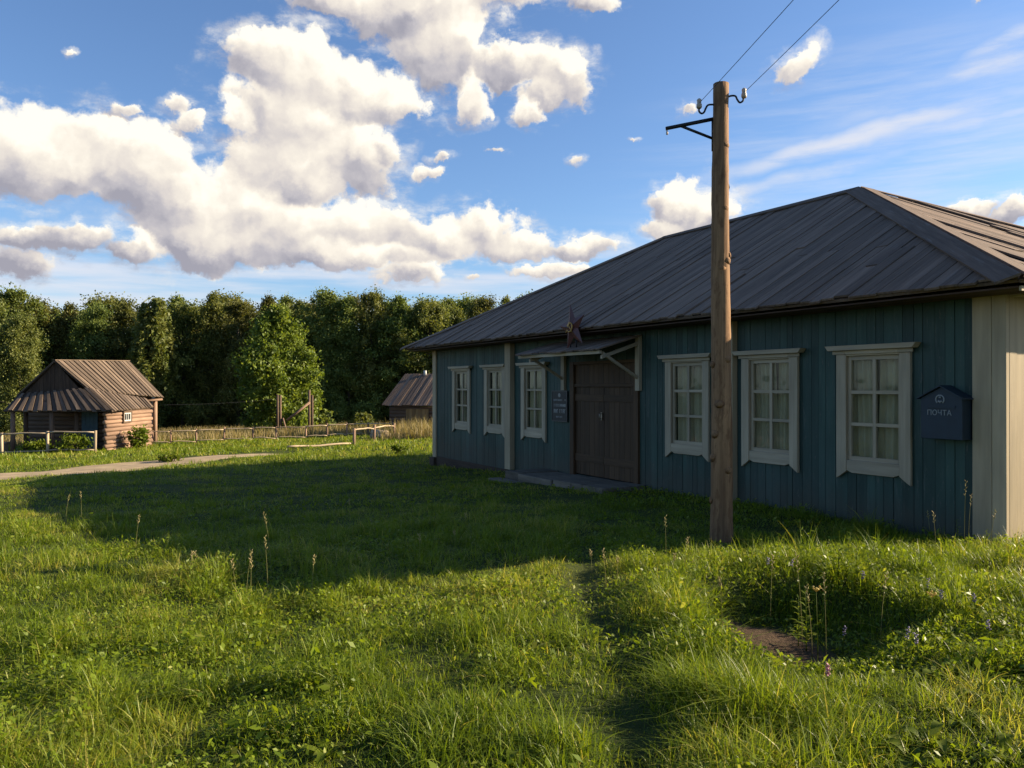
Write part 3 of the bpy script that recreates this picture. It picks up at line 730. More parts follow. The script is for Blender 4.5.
k.board((-.075, -.084, .045), (.075, 0, .062), (.026, 0, -.03), (0, .02, 0)); k.build('hammer_and_sickle', M['gold'], st)
for sx_ in (.10, -.10): k = MB(); k.path([(sx_, .012, -.16), (sx_, .02, -.42)], .012, 6); k.build('prop', M['iron'], st)

# ------------------------------------------------------------------ utility pole with hooks, bracket and wires
PX, PY = 2.34, 9.0; pz = gz(PX, PY)
pole = thing('utility_pole', 'rough round wooden utility pole standing before the teal house', 'pole', (PX, PY, pz))
PT = EYE + (387 - 84) / F * PY - pz
k = MB(); n = 46; pts = []; rd = []
for i in range(n + 1):
    f_ = i / n; pts.append((.010 * math.sin(f_ * 6.3), .01 * math.sin(f_ * 4 + 1), -.5 + (PT + .5) * f_))
    rd.append((.130 - .046 * f_) * (1 + random.uniform(-.02, .02)))
k.path(pts, rd, 20, .5, .025)
for i in range(26):
    a = random.uniform(0, 6.28); zz = random.uniform(.4, PT - .2); r_ = .130 - .046 * (zz + .5) / (PT + .5)
    k.path([(r_ * .8 * math.cos(a), r_ * .8 * math.sin(a), zz), ((r_ + .005) * math.cos(a), (r_ + .005) * math.sin(a), zz + .006)], [.06, .026], 9, .25)
k.build('shaft', M['pole'], pole)
def zz_(py): return EYE + (387 - py) / F * PY - pz
def xx_(px): return (px - 512) / F * PY - PX
INS = []
for sgn, pts_px, ipx in ((-1, [(714, 105), (708, 105.5), (705.5, 109), (704, 112.5), (701.5, 114), (699, 112), (698.8, 109)], (699, 105)),
                         (1, [(725, 99), (730, 96.5), (735, 96.5), (737, 100), (739.5, 103), (742.5, 101.5), (743.5, 98)], (743.8, 94.5))):
    k = MB(); k.path([(xx_(x), -.02, zz_(y)) for x, y in catmull(pts_px, 5)], .011, 8); hk = k.build('hook', M['iron'], pole)
    xi, zi = xx_(ipx[0]), zz_(ipx[1]); k = MB()
    k.path([(xi, -.02, zi - .045), (xi, -.02, zi - .03), (xi, -.02, zi), (xi, -.02, zi + .012), (xi, -.02, zi + .022), (xi, -.02, zi + .05), (xi, -.02, zi + .066)], [.022, .031, .030, .023, .023, .027, .013], 14, .5)
    k.build('insulator', M['porcelain'], hk); INS.append(Vector((PX + xi, PY - .02, pz + zi + .015)))
k = MB(); wq = .018
k.path([(xx_(713.2), 0, zz_(118)), (xx_(713.2), 0, zz_(151))], .02, 4); k.path([(xx_(713), 0, zz_(119)), (xx_(666), 0, zz_(128.5))], .024, 4); k.path([(xx_(680), 0, zz_(125.5)), (xx_(713), 0, zz_(138.5))], .017, 4)
k.build('bracket', M['iron'], pole)
k = MB(); k.path([(xx_(667), 0, zz_(129)), (xx_(667.3), 0, zz_(133))], .008, 6); k.path([(xx_(667.3), 0, zz_(132)), (xx_(667.3), 0, zz_(134.5))], .012, 8); k.build('bracket_hook', M['porcelain'], pole)
for j, (p, lab) in enumerate(zip(INS, ('thin dark wire running up from the pole insulator beside the iron bracket', 'thin dark wire running up from the insulator on the house side of the pole'))):
    tgt = p + Vector(((2.13, 1.70)[j], -14.0, (1.38, .90)[j])); 
    k = MB(); pts = []
    for i in range(25):
        f_ = i / 24; q = p.lerp(tgt, f_); q.z -= .12 * 4 * f_ * (1 - f_); pts.append(q)
    k.path(pts, .0032, 5); w_ = k.build('power_wire', M['wire']); tag(w_, lab, 'wire', 'wires from the utility pole')

# ------------------------------------------------------------------ log cabin
CS = 1.08
def cw(px, py, Y): return Vector(((px - 512) / F * Y, Y, (387 - py) / F * Y)) * CS + Vector((0, 0, EYE))
cab = thing('log_cabin', 'small log cabin with plank gable roof, porch and lit wall by the track', 'cabin', (0, 0, 0))
def plank_quad(mb, a, b_, c_, d_, w=.2, th=.04, jit=.03, lap=.0):
    """boards running a->d / b->c across the quad a b c d (a,b = lower edge)"""
    n = (b_ - a).cross(d_ - a).normalized()
    if n.z < 0: n = -n
    L = max((b_ - a).length, (c_ - d_).length); m_ = max(1, int(L / w))
    for i in range(m_):
        f0, f1 = i / m_ + .012 / L, (i + 1) / m_ - .012 / L; e = random.uniform(0, jit); lf = n * (random.uniform(0, .02) + lap * (i % 2))
        p0, p1, p2, p3 = a.lerp(b_, f0), a.lerp(b_, f1), d_.lerp(c_, f1), d_.lerp(c_, f0)
        p0, p1 = p0 + (p0 - p3) * e, p1 + (p1 - p2) * e
        mb.prism([p0 + lf, p1 + lf, p2 + lf, p3 + lf], n * th, (p3 - p0))
    mb.prism([a - n * .03, b_ - n * .03, c_ - n * .03, d_ - n * .03], n * .02, d_ - a, .1)
rn, rf_ = cw(54, 361.5, 34), cw(129, 362, 40.6)
en, ef = cw(89, 391, 34.1), cw(163, 397.5, 40.6)
ln, lf_ = cw(17, 396, 34.0), None
lf_ = ln + (rf_ - rn) + Vector((0, 0, -.1))
k = MB(); plank_quad(k, en, ef, rf_, rn, .21, .04, .03, .035); plank_quad(k, ln, lf_, rf_, rn, .21)
d = (rf_ - rn); k.board(rn + Vector((-.07, -.02, .05)), d, (.14, 0, 0), (0, 0, .03), .9)
k.build('roof', M['cabinroof'], cab)
pA, pB, pC, pD = cw(4, 411.5, 33), cw(111, 411.5, 33), cw(88, 389.5, 34.05), cw(19, 395.5, 34.05)
k = MB(); plank_quad(k, pA, pB, pC, pD, .21, .04, .06, .055)
sC, sD = cw(153, 407.5, 37.4), cw(146, 399.5, 38.2)
plank_quad(k, pB + Vector((.01, 0, 0)), sC, sD, pC, .16, .035, .03, .03)
h0 = pC + Vector((0, 0, .05)); k.board(h0, pB - pC, (.16, .0, -.02), (0, 0, .03), .2)
k.build('porch_roof', M['cabinroof'], cab)
# gable
gy_ = rn.y + .12; k = MB(); xL, xR = ln.x + .12, en.x - .1; zl = min(ln.z, en.z); x = xL
while x < xR:
    w = .17; tx = lambda q: zl + (rn.z - zl) * max(0, 1 - abs(q - rn.x) / ((rn.x - xL) if q < rn.x else (xR - rn.x))) - .05
    k.prism([(x, gy_, zl - .3), (x + w - .01, gy_, zl - .3), (x + w - .01, gy_, tx(x + w - .01)), (x, gy_, tx(x))], (0, .03, 0), (0, 0, 1)); x += w
k.build('gable', M['darkwood'], cab)
# log walls
cz = gz(-18.5, 36) - .1
wx, wy0, wy1 = cw(107.5, 0, 33.25).x, 33.3 * CS, 37.3 * CS
wtop = pB.z - .05
xb_ = cw(152, 0, 37.3).x
k = MB(); nlog = 10; lh = (wtop - cz) / nlog
for i in range(nlog):
    zc = cz + lh * (i + .5); r_ = lh * .54
    k.path([(wx - r_, wy0 - (.12 if i % 2 else 0), zc), ((wx + xb_) / 2 - r_, (wy0 + wy1) / 2, zc + random.uniform(-.01, .01)), (xb_ - r_, wy1 + (.12 if i % 2 else 0), zc)], r_, 12, None, .02)
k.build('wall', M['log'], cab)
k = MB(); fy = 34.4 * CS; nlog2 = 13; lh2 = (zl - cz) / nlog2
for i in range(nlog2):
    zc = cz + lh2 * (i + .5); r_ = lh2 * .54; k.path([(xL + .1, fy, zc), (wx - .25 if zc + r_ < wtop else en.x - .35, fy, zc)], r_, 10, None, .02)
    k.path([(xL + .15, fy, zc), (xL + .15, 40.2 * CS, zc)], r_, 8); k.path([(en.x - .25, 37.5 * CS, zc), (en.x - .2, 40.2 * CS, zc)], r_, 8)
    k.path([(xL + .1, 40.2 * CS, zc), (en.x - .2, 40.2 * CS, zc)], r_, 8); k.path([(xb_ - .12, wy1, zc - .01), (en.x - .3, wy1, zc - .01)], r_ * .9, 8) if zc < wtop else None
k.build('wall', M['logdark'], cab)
k = MB()
for i in range(4): k.board((cw(84, 0, 34.4).x + i * .185, fy - .2, cz + .1), (0, 0, 1.75), (.178, 0, 0), (0, .05, 0))
k.build('door', plain('blue_grey_door', (.045, .085, .11), .7), cab)
for px, yy in ((13, 33.15), (26, 33.6), (52, 33.15), (77, 33.6)):
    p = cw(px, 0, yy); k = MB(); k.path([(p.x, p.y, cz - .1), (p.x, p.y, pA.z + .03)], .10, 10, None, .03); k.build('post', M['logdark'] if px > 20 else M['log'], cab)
p = cw(155, 0, 40.3); k = MB(); k.path([(p.x, p.y, gz(p.x, p.y) - .2), (p.x, p.y, ef.z - .06)], .12, 10, None, .03); k.build('post', M['log'], cab)
k = MB(); k.path([cw(146, 401, 39.6), cw(162, 399.5, 40.5)], .06, 8); k.build('eave_beam', M['log'], cab)
# cabin window on the lit wall
wyc = 34.9 * CS; wxc = wx + (xb_ - wx) * (wyc - wy0) / (wy1 - wy0) + .012; wzc = EYE + (387 - 417) / F * 34.9 * CS
k = MB()
for a, b_ in (((0, -.42, -.28), (.05, -.34, .28)), ((0, .34, -.28), (.05, .42, .28)), ((0, -.34, .2), (.05, .34, .28)), ((0, -.34, -.28), (.05, .34, -.2))):
    k.box(tuple(Vector(a) + Vector((wxc, wyc, wzc))), tuple(Vector(b_) + Vector((wxc, wyc, wzc))), None, 1)
w = k.build('window', M['logdark'], cab)
k = MB()
for a, b_ in (((.0, -.34, -.2), (.03, -.27, .2)), ((.0, .27, -.2), (.03, .34, .2)), ((0, -.27, .14), (.03, .27, .2)), ((0, -.27, -.2), (.03, .27, -.14)), ((0, -.11, -.14), (.03, -.07, .14)), ((0, .07, -.14), (.03, .11, .14))):
    k.box(tuple(Vector(a) + Vector((wxc, wyc, wzc))), tuple(Vector(b_) + Vector((wxc, wyc, wzc))), None, 1)
k.build('sash', M['pvc'], w)
k = MB(); k.box((wxc - .01, wyc - .27, wzc - .14), (wxc + .008, wyc + .27, wzc + .14), .5, 1); k.build('pane', plain('dark_pane', (.012, .014, .016), .08, 0, .1), w)

# ------------------------------------------------------------------ plank shed beyond the house
shp = gp(386, 436); shp.y = 45.0; shp.x = (386 - 512) / F * 45; sz = gz(shp.x, shp.y)
shed = thing('plank_shed', 'dark plank shed with grey board roof half hidden behind the house', 'shed', (shp.x, shp.y, sz), R(-14))
ez, rz_ = EYE - 1.02 - sz, EYE + .72 - sz
k = MB(); a, b_, c_, d_ = Vector((-.1, -.35, ez)), Vector((5.6, -.35, ez)), Vector((5.6, 2.0, rz_)), Vector((.35, 2.0, rz_))
plank_quad(k, a, b_, c_, d_, .2); plank_quad(k, Vector((-.1, 4.3, ez)), Vector((5.6, 4.3, ez)), c_, d_, .2)
k.build('roof', M['roofwood'], shed)
k = MB(); 
for i in range(8): k.path([(.25, 0, .1 + i * .2), (5.4, 0, .1 + i * .2)], .11, 10, None, .02); k.path([(.3, 0, .1 + i * .2), (.3, 4, .1 + i * .2)], .11, 10)
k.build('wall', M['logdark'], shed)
k = MB()
for i in range(7): k.board((1.25 + i * .19, -.16, .05), (0, 0, 1.45), (.18, 0, 0), (0, .03, 0))
k.build('door', M['plank_y'], shed)
k = MB(); k.prism([(.4, 2.0 - 2.0, ez - .1), (.4, 4.0, ez - .1), (.4, 2.0, rz_ - .08)], (.05, 0, 0), (0, 0, 1)); k.build('gable', M['darkwood'], shed)
k = MB(); k.path([(1.62, 1.9, rz_ - .1), (1.62, 1.9, rz_ + .22)], .09, 10); k.build('vent_pipe', M['pvc'], shed)

# ------------------------------------------------------------------ rail fences
def fence(name, label, posts, ph, rails, rad=.029, mat='rail', pmat='log'):
    o = thing(name, label, 'fence', (0, 0, 0), 0, 'rail fences')
    for (x, y) in posts:
        k = MB(); z = gz(x, y); lean = random.uniform(-.03, .03); k.path([(x, y, z - .3), (x + lean, y, z + ph + random.uniform(-.03, .06))], rad * 1.7, 8, None, .05); k.build('post', M[pmat], o)
    for hgt, wob, a, b_ in rails:
        for (p, q) in list(zip(posts[:-1], posts[1:]))[a:b_]:
            k = MB(); pts = []
            for i in range(7):
                f_ = i / 6; x, y = p[0] + (q[0] - p[0]) * f_, p[1] + (q[1] - p[1]) * f_ - .07
                pts.append((x, y, gz(x, y) + hgt + wob * math.sin(f_ * 3.1 + random.random()) + random.uniform(-.012, .012)))
            k.path(pts, [rad * random.uniform(.8, 1.05) for _ in pts], 7, None, .05); k.build('rail', M[mat], o)
    return o
def pt(px, Y): return ((px - 512) / F * Y, Y)
fence('rail_fence', 'low pole fence with bleached rails along the meadow edge behind the track', [pt(152, 40.8), pt(171, 41), pt(196.5, 41.4), pt(224, 41.9), pt(253, 42.3), pt(276, 42.6), pt(306, 43), pt(327.5, 43.4), pt(347, 43.8), pt(368, 44.2), pt(392, 44.4)], .72, [(.66, .02, 0, 10), (.12, .05, 0, 10)])
fence('rail_fence', 'crooked pale rail fence with two posts in front of the cabin porch', [pt(-30, 34.0), pt(2, 34.2), pt(48, 34.4), pt(95, 34.6)], .93, [(.86, .04, 0, 3), (.10, .03, 0, 3)], .036, 'rail', 'rail')
f3 = fence('rail_fence', 'single stout fence post with a rail leading toward the shed', [pt(354, 33.0), pt(374, 36.5), pt(394, 40.0)], .72, [(.62, .03, 0, 2)], .032)
k = MB(); pts = []
for i in range(9):
    px = 352 - i * 8; q = pt(px, 33.0 - .28 * i); pts.append((q[0], q[1], gz(*q) + .09 + .03 * math.sin(i)))
k.path(pts, .04, 8, None, .05); k.build('ground_rail', M['rail'], f3)
lg = MB(); q = pt(378, 40); lg.path([(q[0] - .3, q[1], gz(*q) + .3), (q[0] + .5, q[1] - .2, gz(*q) + .26)], .16, 10); lg.path([(q[0] - .4, q[1] + .3, gz(*q) + .12), (q[0] + .6, q[1] + .1, gz(*q) + .12)], .14, 10); lg.path([(q[0] - .3, q[1] - .15, gz(*q) + .1), (q[0] + .55, q[1] - .35, gz(*q) + .1)], .14, 10)
tag(lg.build('log_pile', M['rail']), 'small pile of pale cut logs at the fence end before the shed', 'log pile')
# timber frame by the maple
a_, b_ = pt(279, 49), pt(311, 50)
tf = thing('timber_frame', 'weathered timber frame of tall posts and slanting beam before the maple', 'frame', (a_[0], a_[1], gz(*a_)))
def loc(p, z): return (p[0] - a_[0], p[1] - a_[1], gz(*p) - gz(*a_) + z)
for px, Y, top in ((277.6, 49, 2.55), (280.4, 49.1, 2.5), (309.3, 50, 2.75), (312.2, 50.1, 2.45)):
    p = pt(px, Y); k = MB(); k.path([loc(p, -.3), loc(p, top)], .075, 8, None, .04); k.build('post', M['logdark'], tf)
k = MB(); k.path([loc(pt(287, 49.3), .95), loc(pt(310, 49.9), 2.0)], .07, 8); k.path([loc(pt(288, 49.2), -.1), loc(pt(283, 49.1), 1.1)], .05, 8); k.build('beam', M['log'], tf)
# bench at the left edge
bq = pt(2, 36.2); bn = thing('wooden_bench', 'plain wooden bench behind the rail fence at the porch side', 'bench', (bq[0], bq[1], gz(*bq)))
k = MB(); k.box((-.9, -.2, .42), (.3, .2, .48), None, 0); k.build('seat', M['rail'], bn)
for x in (-.75, .15): k = MB(); k.box((x - .05, -.15, -.05), (x + .05, .15, .42), None, 2); k.build('leg', M['rail'], bn)
k = MB(); pa, pb_ = cw(157, 405, 40.4), Vector(pt(279, 49.0) + (gz(*pt(279, 49)) + 2.3,)); k.path([pa.lerp(pb_, i / 12) - Vector((0, 0, .10 * 4 * (i / 12) * (1 - i / 12))) for i in range(13)], .005, 5)
tag(k.build('cable', M['wire']), 'thin slack cable strung from the cabin eave toward the timber frame', 'cable')

# ------------------------------------------------------------------ trees
def cards(P_, size, nrm_bias=None, elong=1.5, seed=0):
    """leaf-sized folded cards at points P_"""
    g = np.random.default_rng(seed); n = len(P_)
    d = g.normal(size=(n, 3)); 
    if nrm_bias is not None: d += nrm_bias
    d /= np.linalg.norm(d, axis=1)[:, None]
    a = np.cross(d, g.normal(size=(n, 3))); a /= np.linalg.norm(a, axis=1)[:, None]; b2 = np.cross(d, a)
    s_ = (size * g.uniform(.6, 1.3, n))[:, None]
    V = np.stack([P_ - a * s_ * elong * .5, P_ + b2 * s_ * .42 + d * s_ * .12, P_ + a * s_ * elong * .5, P_ - b2 * s_ * .42 + d * s_ * .12], 1).reshape(-1, 3)
    Q = np.arange(4 * n).reshape(-1, 4); return V, Q
def crown(seed, H, Rm, base, nclump, nleaf, size, prof, clump_r=(.5, 1.1)):
    g = np.random.default_rng(seed); C = []; Rr = []
    for i in range(nclump):
        f_ = g.uniform(0, 1) ** .85; z = base + (H - base) * f_; r_ = Rm * prof(f_); a = g.uniform(0, 2 * math.pi); q = g.uniform(.45, 1.0) if g.random() < .8 else g.uniform(0, .5)
        C.append((r_ * q * math.cos(a), r_ * q * math.sin(a), z)); Rr.append(g.uniform(*clump_r) * (.65 + .5 * prof(f_)))
    C = np.array(C); Rr = np.array(Rr); C[:, 2] = np.minimum(C[:, 2], H - Rr * .7)
    idx = g.choice(nclump, nleaf, p=Rr ** 2 / (Rr ** 2).sum()); d = g.normal(size=(nleaf, 3)); d /= np.linalg.norm(d, axis=1)[:, None]
    rr = Rr[idx] * np.clip(np.abs(g.normal(0, .58, nleaf) + .25), 0, 1.25); st = np.stack([g.uniform(.7, 1.4, nclump), g.uniform(.7, 1.4, nclump), g.uniform(.6, 1.5, nclump)], 1)[idx]
    P_ = C[idx] + d * rr[:, None] * st; P_[:, 2] = np.maximum(P_[:, 2], .05)
    ct = g.uniform(.2, .8, nclump)
    tone = np.clip(ct[idx] + g.normal(0, .17, nleaf), 0, 1)
    V, Q = cards(P_, size, d * .35, 1.5, seed + 1); return V, Q, np.repeat(tone, 4), C
def trunk_mesh(seed, H, r0, C, nl=9):
    g = random.Random(seed); k = MB(); pts = [(g.uniform(-.1, .1) * i * .3, g.uniform(-.1, .1) * i * .3, H * i / 6 - (.3 if i == 0 else 0)) for i in range(6)]
    k.path(pts, [r0 * (1 - .15 * i) for i in range(6)], 8, None, .06)
    for c_ in g.sample(list(map(tuple, C)), min(nl, len(C))):
        z = min(c_[2] * .75, pts[-1][2] * .95); i = int(z / (H / 6)); b0 = pts[min(max(i, 0), 5)]
        s0 = Vector((b0[0], b0[1], z)); e0 = Vector(c_); m0 = s0.lerp(e0, .5) + Vector((0, 0, .25)); k.path([s0, m0, e0], [r0 * .38, r0 * .25, r0 * .1], 6)
    return k
def make_tree(name, label, cat, seed, H, Rm, base, nclump, nleaf, size, prof, mat, r0, cr=(.5, 1.1), group=None):
    V, Q, tone, C = crown(seed, H, Rm, base, nclump, nleaf, size, prof, cr)
    o = thing(name, label, cat, (0, 0, 0), 0, group); quad_mesh('crown', V, Q, tone, mat, o)
    trunk_mesh(seed, H, r0, C).build('trunk', M['bark'], o); return o
round_p = lambda f_: math.sqrt(max(0.02, 1 - (2 * f_ - .9) ** 2 / 1.25)) 
tall_p = lambda f_: (.75 + .35 * math.sin(f_ * 3.0)) * (1 - .55 * f_ ** 3)
egg_p = lambda f_: max(.06, math.sin(math.pi * min(1, (f_ * .80 + .22))) ** .8)
cone_p = lambda f_: max(.05, (1 - f_) ** .75)
# forest edge: eight kinds of crown, then one tree for every crown that shows
TV_ = []
spire_p = lambda f_: max(.05, (.95 - .9 * f_ ** 1.7) * (.8 + .3 * math.sin(f_ * 9)))
dome_p = lambda f_: max(.08, math.sqrt(max(0, 1 - max(0, (f_ - .45) / .56) ** 2.2)) * (.82 + .18 * min(1, f_ * 3)))
for i, (pf, Rm, sz_) in enumerate(((dome_p, 3.5, .20), (egg_p, 3.3, .19), (dome_p, 4.1, .21), (spire_p, 3.1, .18), (dome_p, 3.0, .19), (egg_p, 3.8, .20))):
    TV_.append(make_tree('forest_tree', 'x', 'tree', 60 + i, 13.0, Rm, .4, 170, 44000, sz_ * .78, pf, M['leaf_forest'], .2, (.45, 1.05)))
def copy_tree(o):
    c_ = o.copy(); COL.objects.link(c_)
    for ch in o.children:
        q = ch.copy(); COL.objects.link(q); q.parent = c_
    return c_
used = set()
def place_tree(var, px, Y, top_py, label, group='trees of the forest edge', rz=None, wide=1.0):
    o = TV_[var] if var not in used else copy_tree(TV_[var]); used.add(var)
    x, y = pt(px, Y); z = gz(x, y); Ht = EYE + (387 - top_py) / F * Y - z; s_ = Ht / 13.0
    o.location = (x, y, z - .1); o.scale = (s_ * wide, s_ * wide, s_); o.rotation_euler = (0, 0, random.uniform(0, 6.28) if rz is None else rz)
    o['label'] = label; o['group'] = group; return o
FRONT = [
 (2, -22, 66, 297, 'dark broad-crowned forest tree cut by the frame edge beyond the cabin'),
 (0, 12, 68, 289, 'tall dark forest tree with ragged top left of the cabin gable'),
 (4, 20, 58, 318, 'low bushy dark tree reaching down beside the cabin porch roof'),
 (3, 44, 70, 303, 'slim dark forest tree rising behind the cabin gable peak'),
 (1, 70, 71, 304, 'dark forest tree standing over the middle of the cabin ridge'),
 (4, 97, 70, 309, 'rounded low forest tree behind the far end of the cabin ridge'),
 (5, 124, 71, 303, 'full dark forest tree just left of the yellowish birch'),
 (2, 183, 71, 303, 'dark forest tree filling the gap right of the yellowish birch'),
 (3, 213, 70, 294, 'narrow spired forest tree left of the sunlit maple'),
 (0, 238, 71, 297, 'dark forest tree close behind the left side of the maple'),
 (5, 268, 74, 292, 'tall forest tree whose top shows above the maple'),
 (1, 300, 73, 297, 'forest tree behind the right shoulder of the maple'),
 (4, 327, 71, 292, 'pointed forest tree standing first right of the maple'),
 (3, 349, 70, 297, 'slim forest tree second to the right of the maple'),
 (0, 373, 71, 291, 'tall full forest tree midway between maple and shed'),
 (5, 398, 71, 296, 'forest tree rising above the left end of the shed roof'),
 (2, 430, 71, 298, 'broad forest tree directly behind the plank shed'),
 (1, 458, 72, 304, 'lower forest tree right of the shed beside the house eave'),
 (4, 484, 75, 294, 'forest tree peeping over the far slope of the house roof'),
 (3, 506, 78, 292, 'farthest forest tree cut off by the house roof slope'),
]
for var, px, Y, ty, lab in FRONT: place_tree(var, px, Y, ty + random.uniform(-3, 6), lab, wide=random.uniform(.82, 1.1))
for i in range(30):                                      # second and third rows close the gaps; more of the wood goes on behind the house
    px = -40 + i * 19.5; place_tree(i % 6, px + random.uniform(-6, 6), 77 + (i % 3) * 3.5, random.uniform(296, 313), 'forest tree in the rows behind the front trees', 'back rows of the forest', wide=1.1)
for i in range(12):
    px = 530 + i * 42; place_tree((i * 5) % 6, px, 72 + (i % 3) * 4, random.uniform(292, 304), 'forest tree hidden behind the teal house', 'trees behind the house', wide=1.05)
# undergrowth under the forest edge
# the sunlit maple
mpx, mY = 277, 54; mxy = pt(mpx, mY); mz = gz(*mxy)
mh_ = EYE + (387 - 307) / F * mY - mz
mp_ = make_tree('maple_tree', 'bright green egg-shaped maple lit by the sun before the dark forest', 'tree', 5, mh_, 2.95, .4, 230, 42000, .15, lambda f_: max(.1, math.sin(math.pi * min(1, f_ * .72 + .27)) ** .9), M['leaf_maple'], .17, (.38, .75))
mp_.location = (*mxy, mz)
# drooping birch
bxy = pt(153, 67); bz = gz(*bxy); bh = EYE + (387 - 294) / F * 67 - bz
g = np.random.default_rng(77); PP = []; TT = []
for i in range(120):
    f_ = g.uniform(.0, 1); a = g.uniform(0, 6.28); r_ = 2.1 * g.uniform(.2, 1) * (1 - .5 * f_); x, y, z = r_ * math.cos(a), r_ * math.sin(a), bh * (.45 + .52 * f_); L = g.uniform(1.2, 3.8); n = int(L * 26)
    s_ = g.uniform(0, 1, n); PP.append(np.stack([x + g.normal(0, .14, n) + .2 * s_ * math.cos(a), y + g.normal(0, .14, n), z - L * s_ + .2], 1)); TT.append(np.clip(np.full(n, g.uniform(.2, .8)) + g.normal(0, .15, n), 0, 1))
PP = np.concatenate(PP); TT = np.concatenate(TT); V, Q = cards(PP, .22, None, 1.6, 3)
bi = thing('birch_tree', 'yellowish drooping birch hanging in strands among the dark forest trees', 'tree', (*bxy, bz)); quad_mesh('crown', V, Q, np.repeat(TT, 4), M['leaf_birch'], bi)
k = MB(); k.path([(0, 0, -.3), (.1, 0, bh * .5), (.05, .1, bh * .93)], [.18, .12, .03], 8); k.build('trunk', plain('birch_bark', (.35, .33, .3), .8, 0, .4, 4), bi)
# bushes
def bush(name, label, px, Y, H, Rr, n, size, mat, seed, nclump=22, cr=(.12, .3), dy=0):
    x, y = pt(px, Y); V, Q, tone, C = crown(seed, H, Rr, .05, nclump, n, size, round_p, cr)
    o = thing(name, label, 'shrub', (x, y + dy, gz(x, y + dy))); quad_mesh('foliage', V, Q, tone, mat, o)
    k = MB()
    for c_ in list(C)[:7]: k.path([(0, 0, -.1), (c_[0] * .5, c_[1] * .5, c_[2] * .6), tuple(c_)], [.02, .014, .006], 5)
    k.build('stem', M['bark'], o); return o
bush('shrub', 'leafy shrub growing against the lit log wall of the cabin', 137, 37.2, 1.05, .45, 1100, .10, M['weed'], 301)
bush('shrub', 'bushy weeds at the foot of the porch by the fence end post', 75, 35.1, .75, .75, 1100, .09, M['weed'], 302)
bush('shrub', 'low weedy shrub beside the fence post before the porch', 35, 35.1, .55, .6, 800, .09, M['weed'], 303)
bush('shrub', 'small leafy sapling bush in front of the timber frame post', 297, 51.5, 1.6, .8, 1200, .14, M['leaf_maple'], 304)
bush('shrub', 'dark low bush on the lawn at the edge of the house shade', 172, 25.5, .28, .55, 500, .07, M['weed'], 305, 14, (.08, .16))
bush('shrub', 'green young bush in the dry grass left of the shed', 325, 56, 1.5, .8, 900, .16, M['leaf_forest'], 306)
bush('shrub', 'green young bush in the dry grass just before the shed', 362, 55, 1.3, .8, 900, .16, M['leaf_forest'], 307)
bush('shrub', 'low dark weed clump beside the far house corner block', 398, 26.5, .3, .4, 350, .06, M['weed'], 308, 12, (.07, .14))

# ------------------------------------------------------------------ grass
def blades(P_, H, W, head, bend, twist, tone, L):
    n = len(P_); s_ = np.linspace(0, 1, L + 1)[None, :]
    hx, hy = np.cos(head)[:, None], np.sin(head)[:, None]
    out_ = (bend * H)[:, None] * s_ ** 1.8; up = H[:, None] * s_ * (1 - .42 * np.clip(bend, 0, 1.2)[:, None] * s_)
    cx = P_[:, 0:1] + hx * out_; cy = P_[:, 1:2] + hy * out_; czz = P_[:, 2:3] + up - .02
    wv = head + math.pi / 2 + twist; w_ = W[:, None] * np.maximum((1 - s_) ** .7, .06) * .5
    wx_, wy_ = np.cos(wv)[:, None] * w_, np.sin(wv)[:, None] * w_
    V = np.empty((n, L + 1, 2, 3)); V[:, :, 0, 0] = cx - wx_; V[:, :, 1, 0] = cx + wx_; V[:, :, 0, 1] = cy - wy_; V[:, :, 1, 1] = cy + wy_; V[:, :, 0, 2] = czz; V[:, :, 1, 2] = czz
    base_ = (np.arange(n) * 2 * (L + 1))[:, None] + 2 * np.arange(L)[None]; b0 = base_.ravel()
    Q = np.stack([b0, b0 + 1, b0 + 3, b0 + 2], -1)
    return V.reshape(-1, 3), Q, np.repeat(tone, 2 * (L + 1))
def scatter(y_a, y_b, dens, side=1.2, slope=.665):
    out_ = []
    n = int((slope * (y_b ** 2 - y_a ** 2) + 2 * side * (y_b - y_a)) * dens)
    y = np.sqrt(RNG.uniform(y_a ** 2, y_b ** 2, int(n * 1.3))); x = RNG.uniform(-1, 1, len(y)) * (slope * y + side)
    lx, ly = hl(x, y)
    keep = ~((lx > -.15) & (lx < LEN + .06) & (ly > -.03)) & ~((lx > 5.9) & (lx < 9.5) & (ly > -1.02)) & ~((lx > 5.9) & (lx < 7.6) & (ly > -1.32)) & ~((ly > 2) & (lx > -1) & (lx < LEN + 3))
    keep &= ~((x > -23) & (x < wx - .05) & (y > fy - .3) & (y < 43))
    td = track_d(x, y); keep &= td > (1.45 + .6 * (fbm(x * .9, y * .9, 21) - .45)) * np.where(y > 28, .72, 1.0)
    keep &= RNG.random(len(x)) > 1.15 * soil_f(x, y); keep &= RNG.random(len(x)) > .55 * rut_f(x, y)
    return x[keep][:n], y[keep][:n]
def grass_h(x, y):
    lx, ly = hl(x, y)
    h_ = .115 + .045 * ss((x - rut_x(y) - .1) / .5) * ss((8.3 - y) / 1.5) * ss((y - 2.5) / 2) + .02 * ss((-.5 - x) / 2) * ss((10 - y) / 3)
    h_ = h_ - .035 * ss((y - 9) / 3) * ss((24 - y) / 4)
    h_ = h_ * (.45 + 1.1 * fbm(x * .9, y * .9, 31)) * (.40 + 2.0 * (fbm(x * 3.4, y * 3.4, 33, 2) / .75) ** 2.2)
    h_ = h_ * (1 - .62 * rut_f(x, y)) * (1 - .35 * pit_f(x, y)) * (1 - .62 * np.exp(-((x - 1.75) / .55) ** 2 - ((y - 4.85) / .6) ** 2))
    h_ = h_ + .04 * np.exp(-((ly + .25) / .28) ** 2) * (lx > 9.4) * (lx < LEN + .3)
    return h_
GVs, GQs, GTs = [], [], []; off = 0
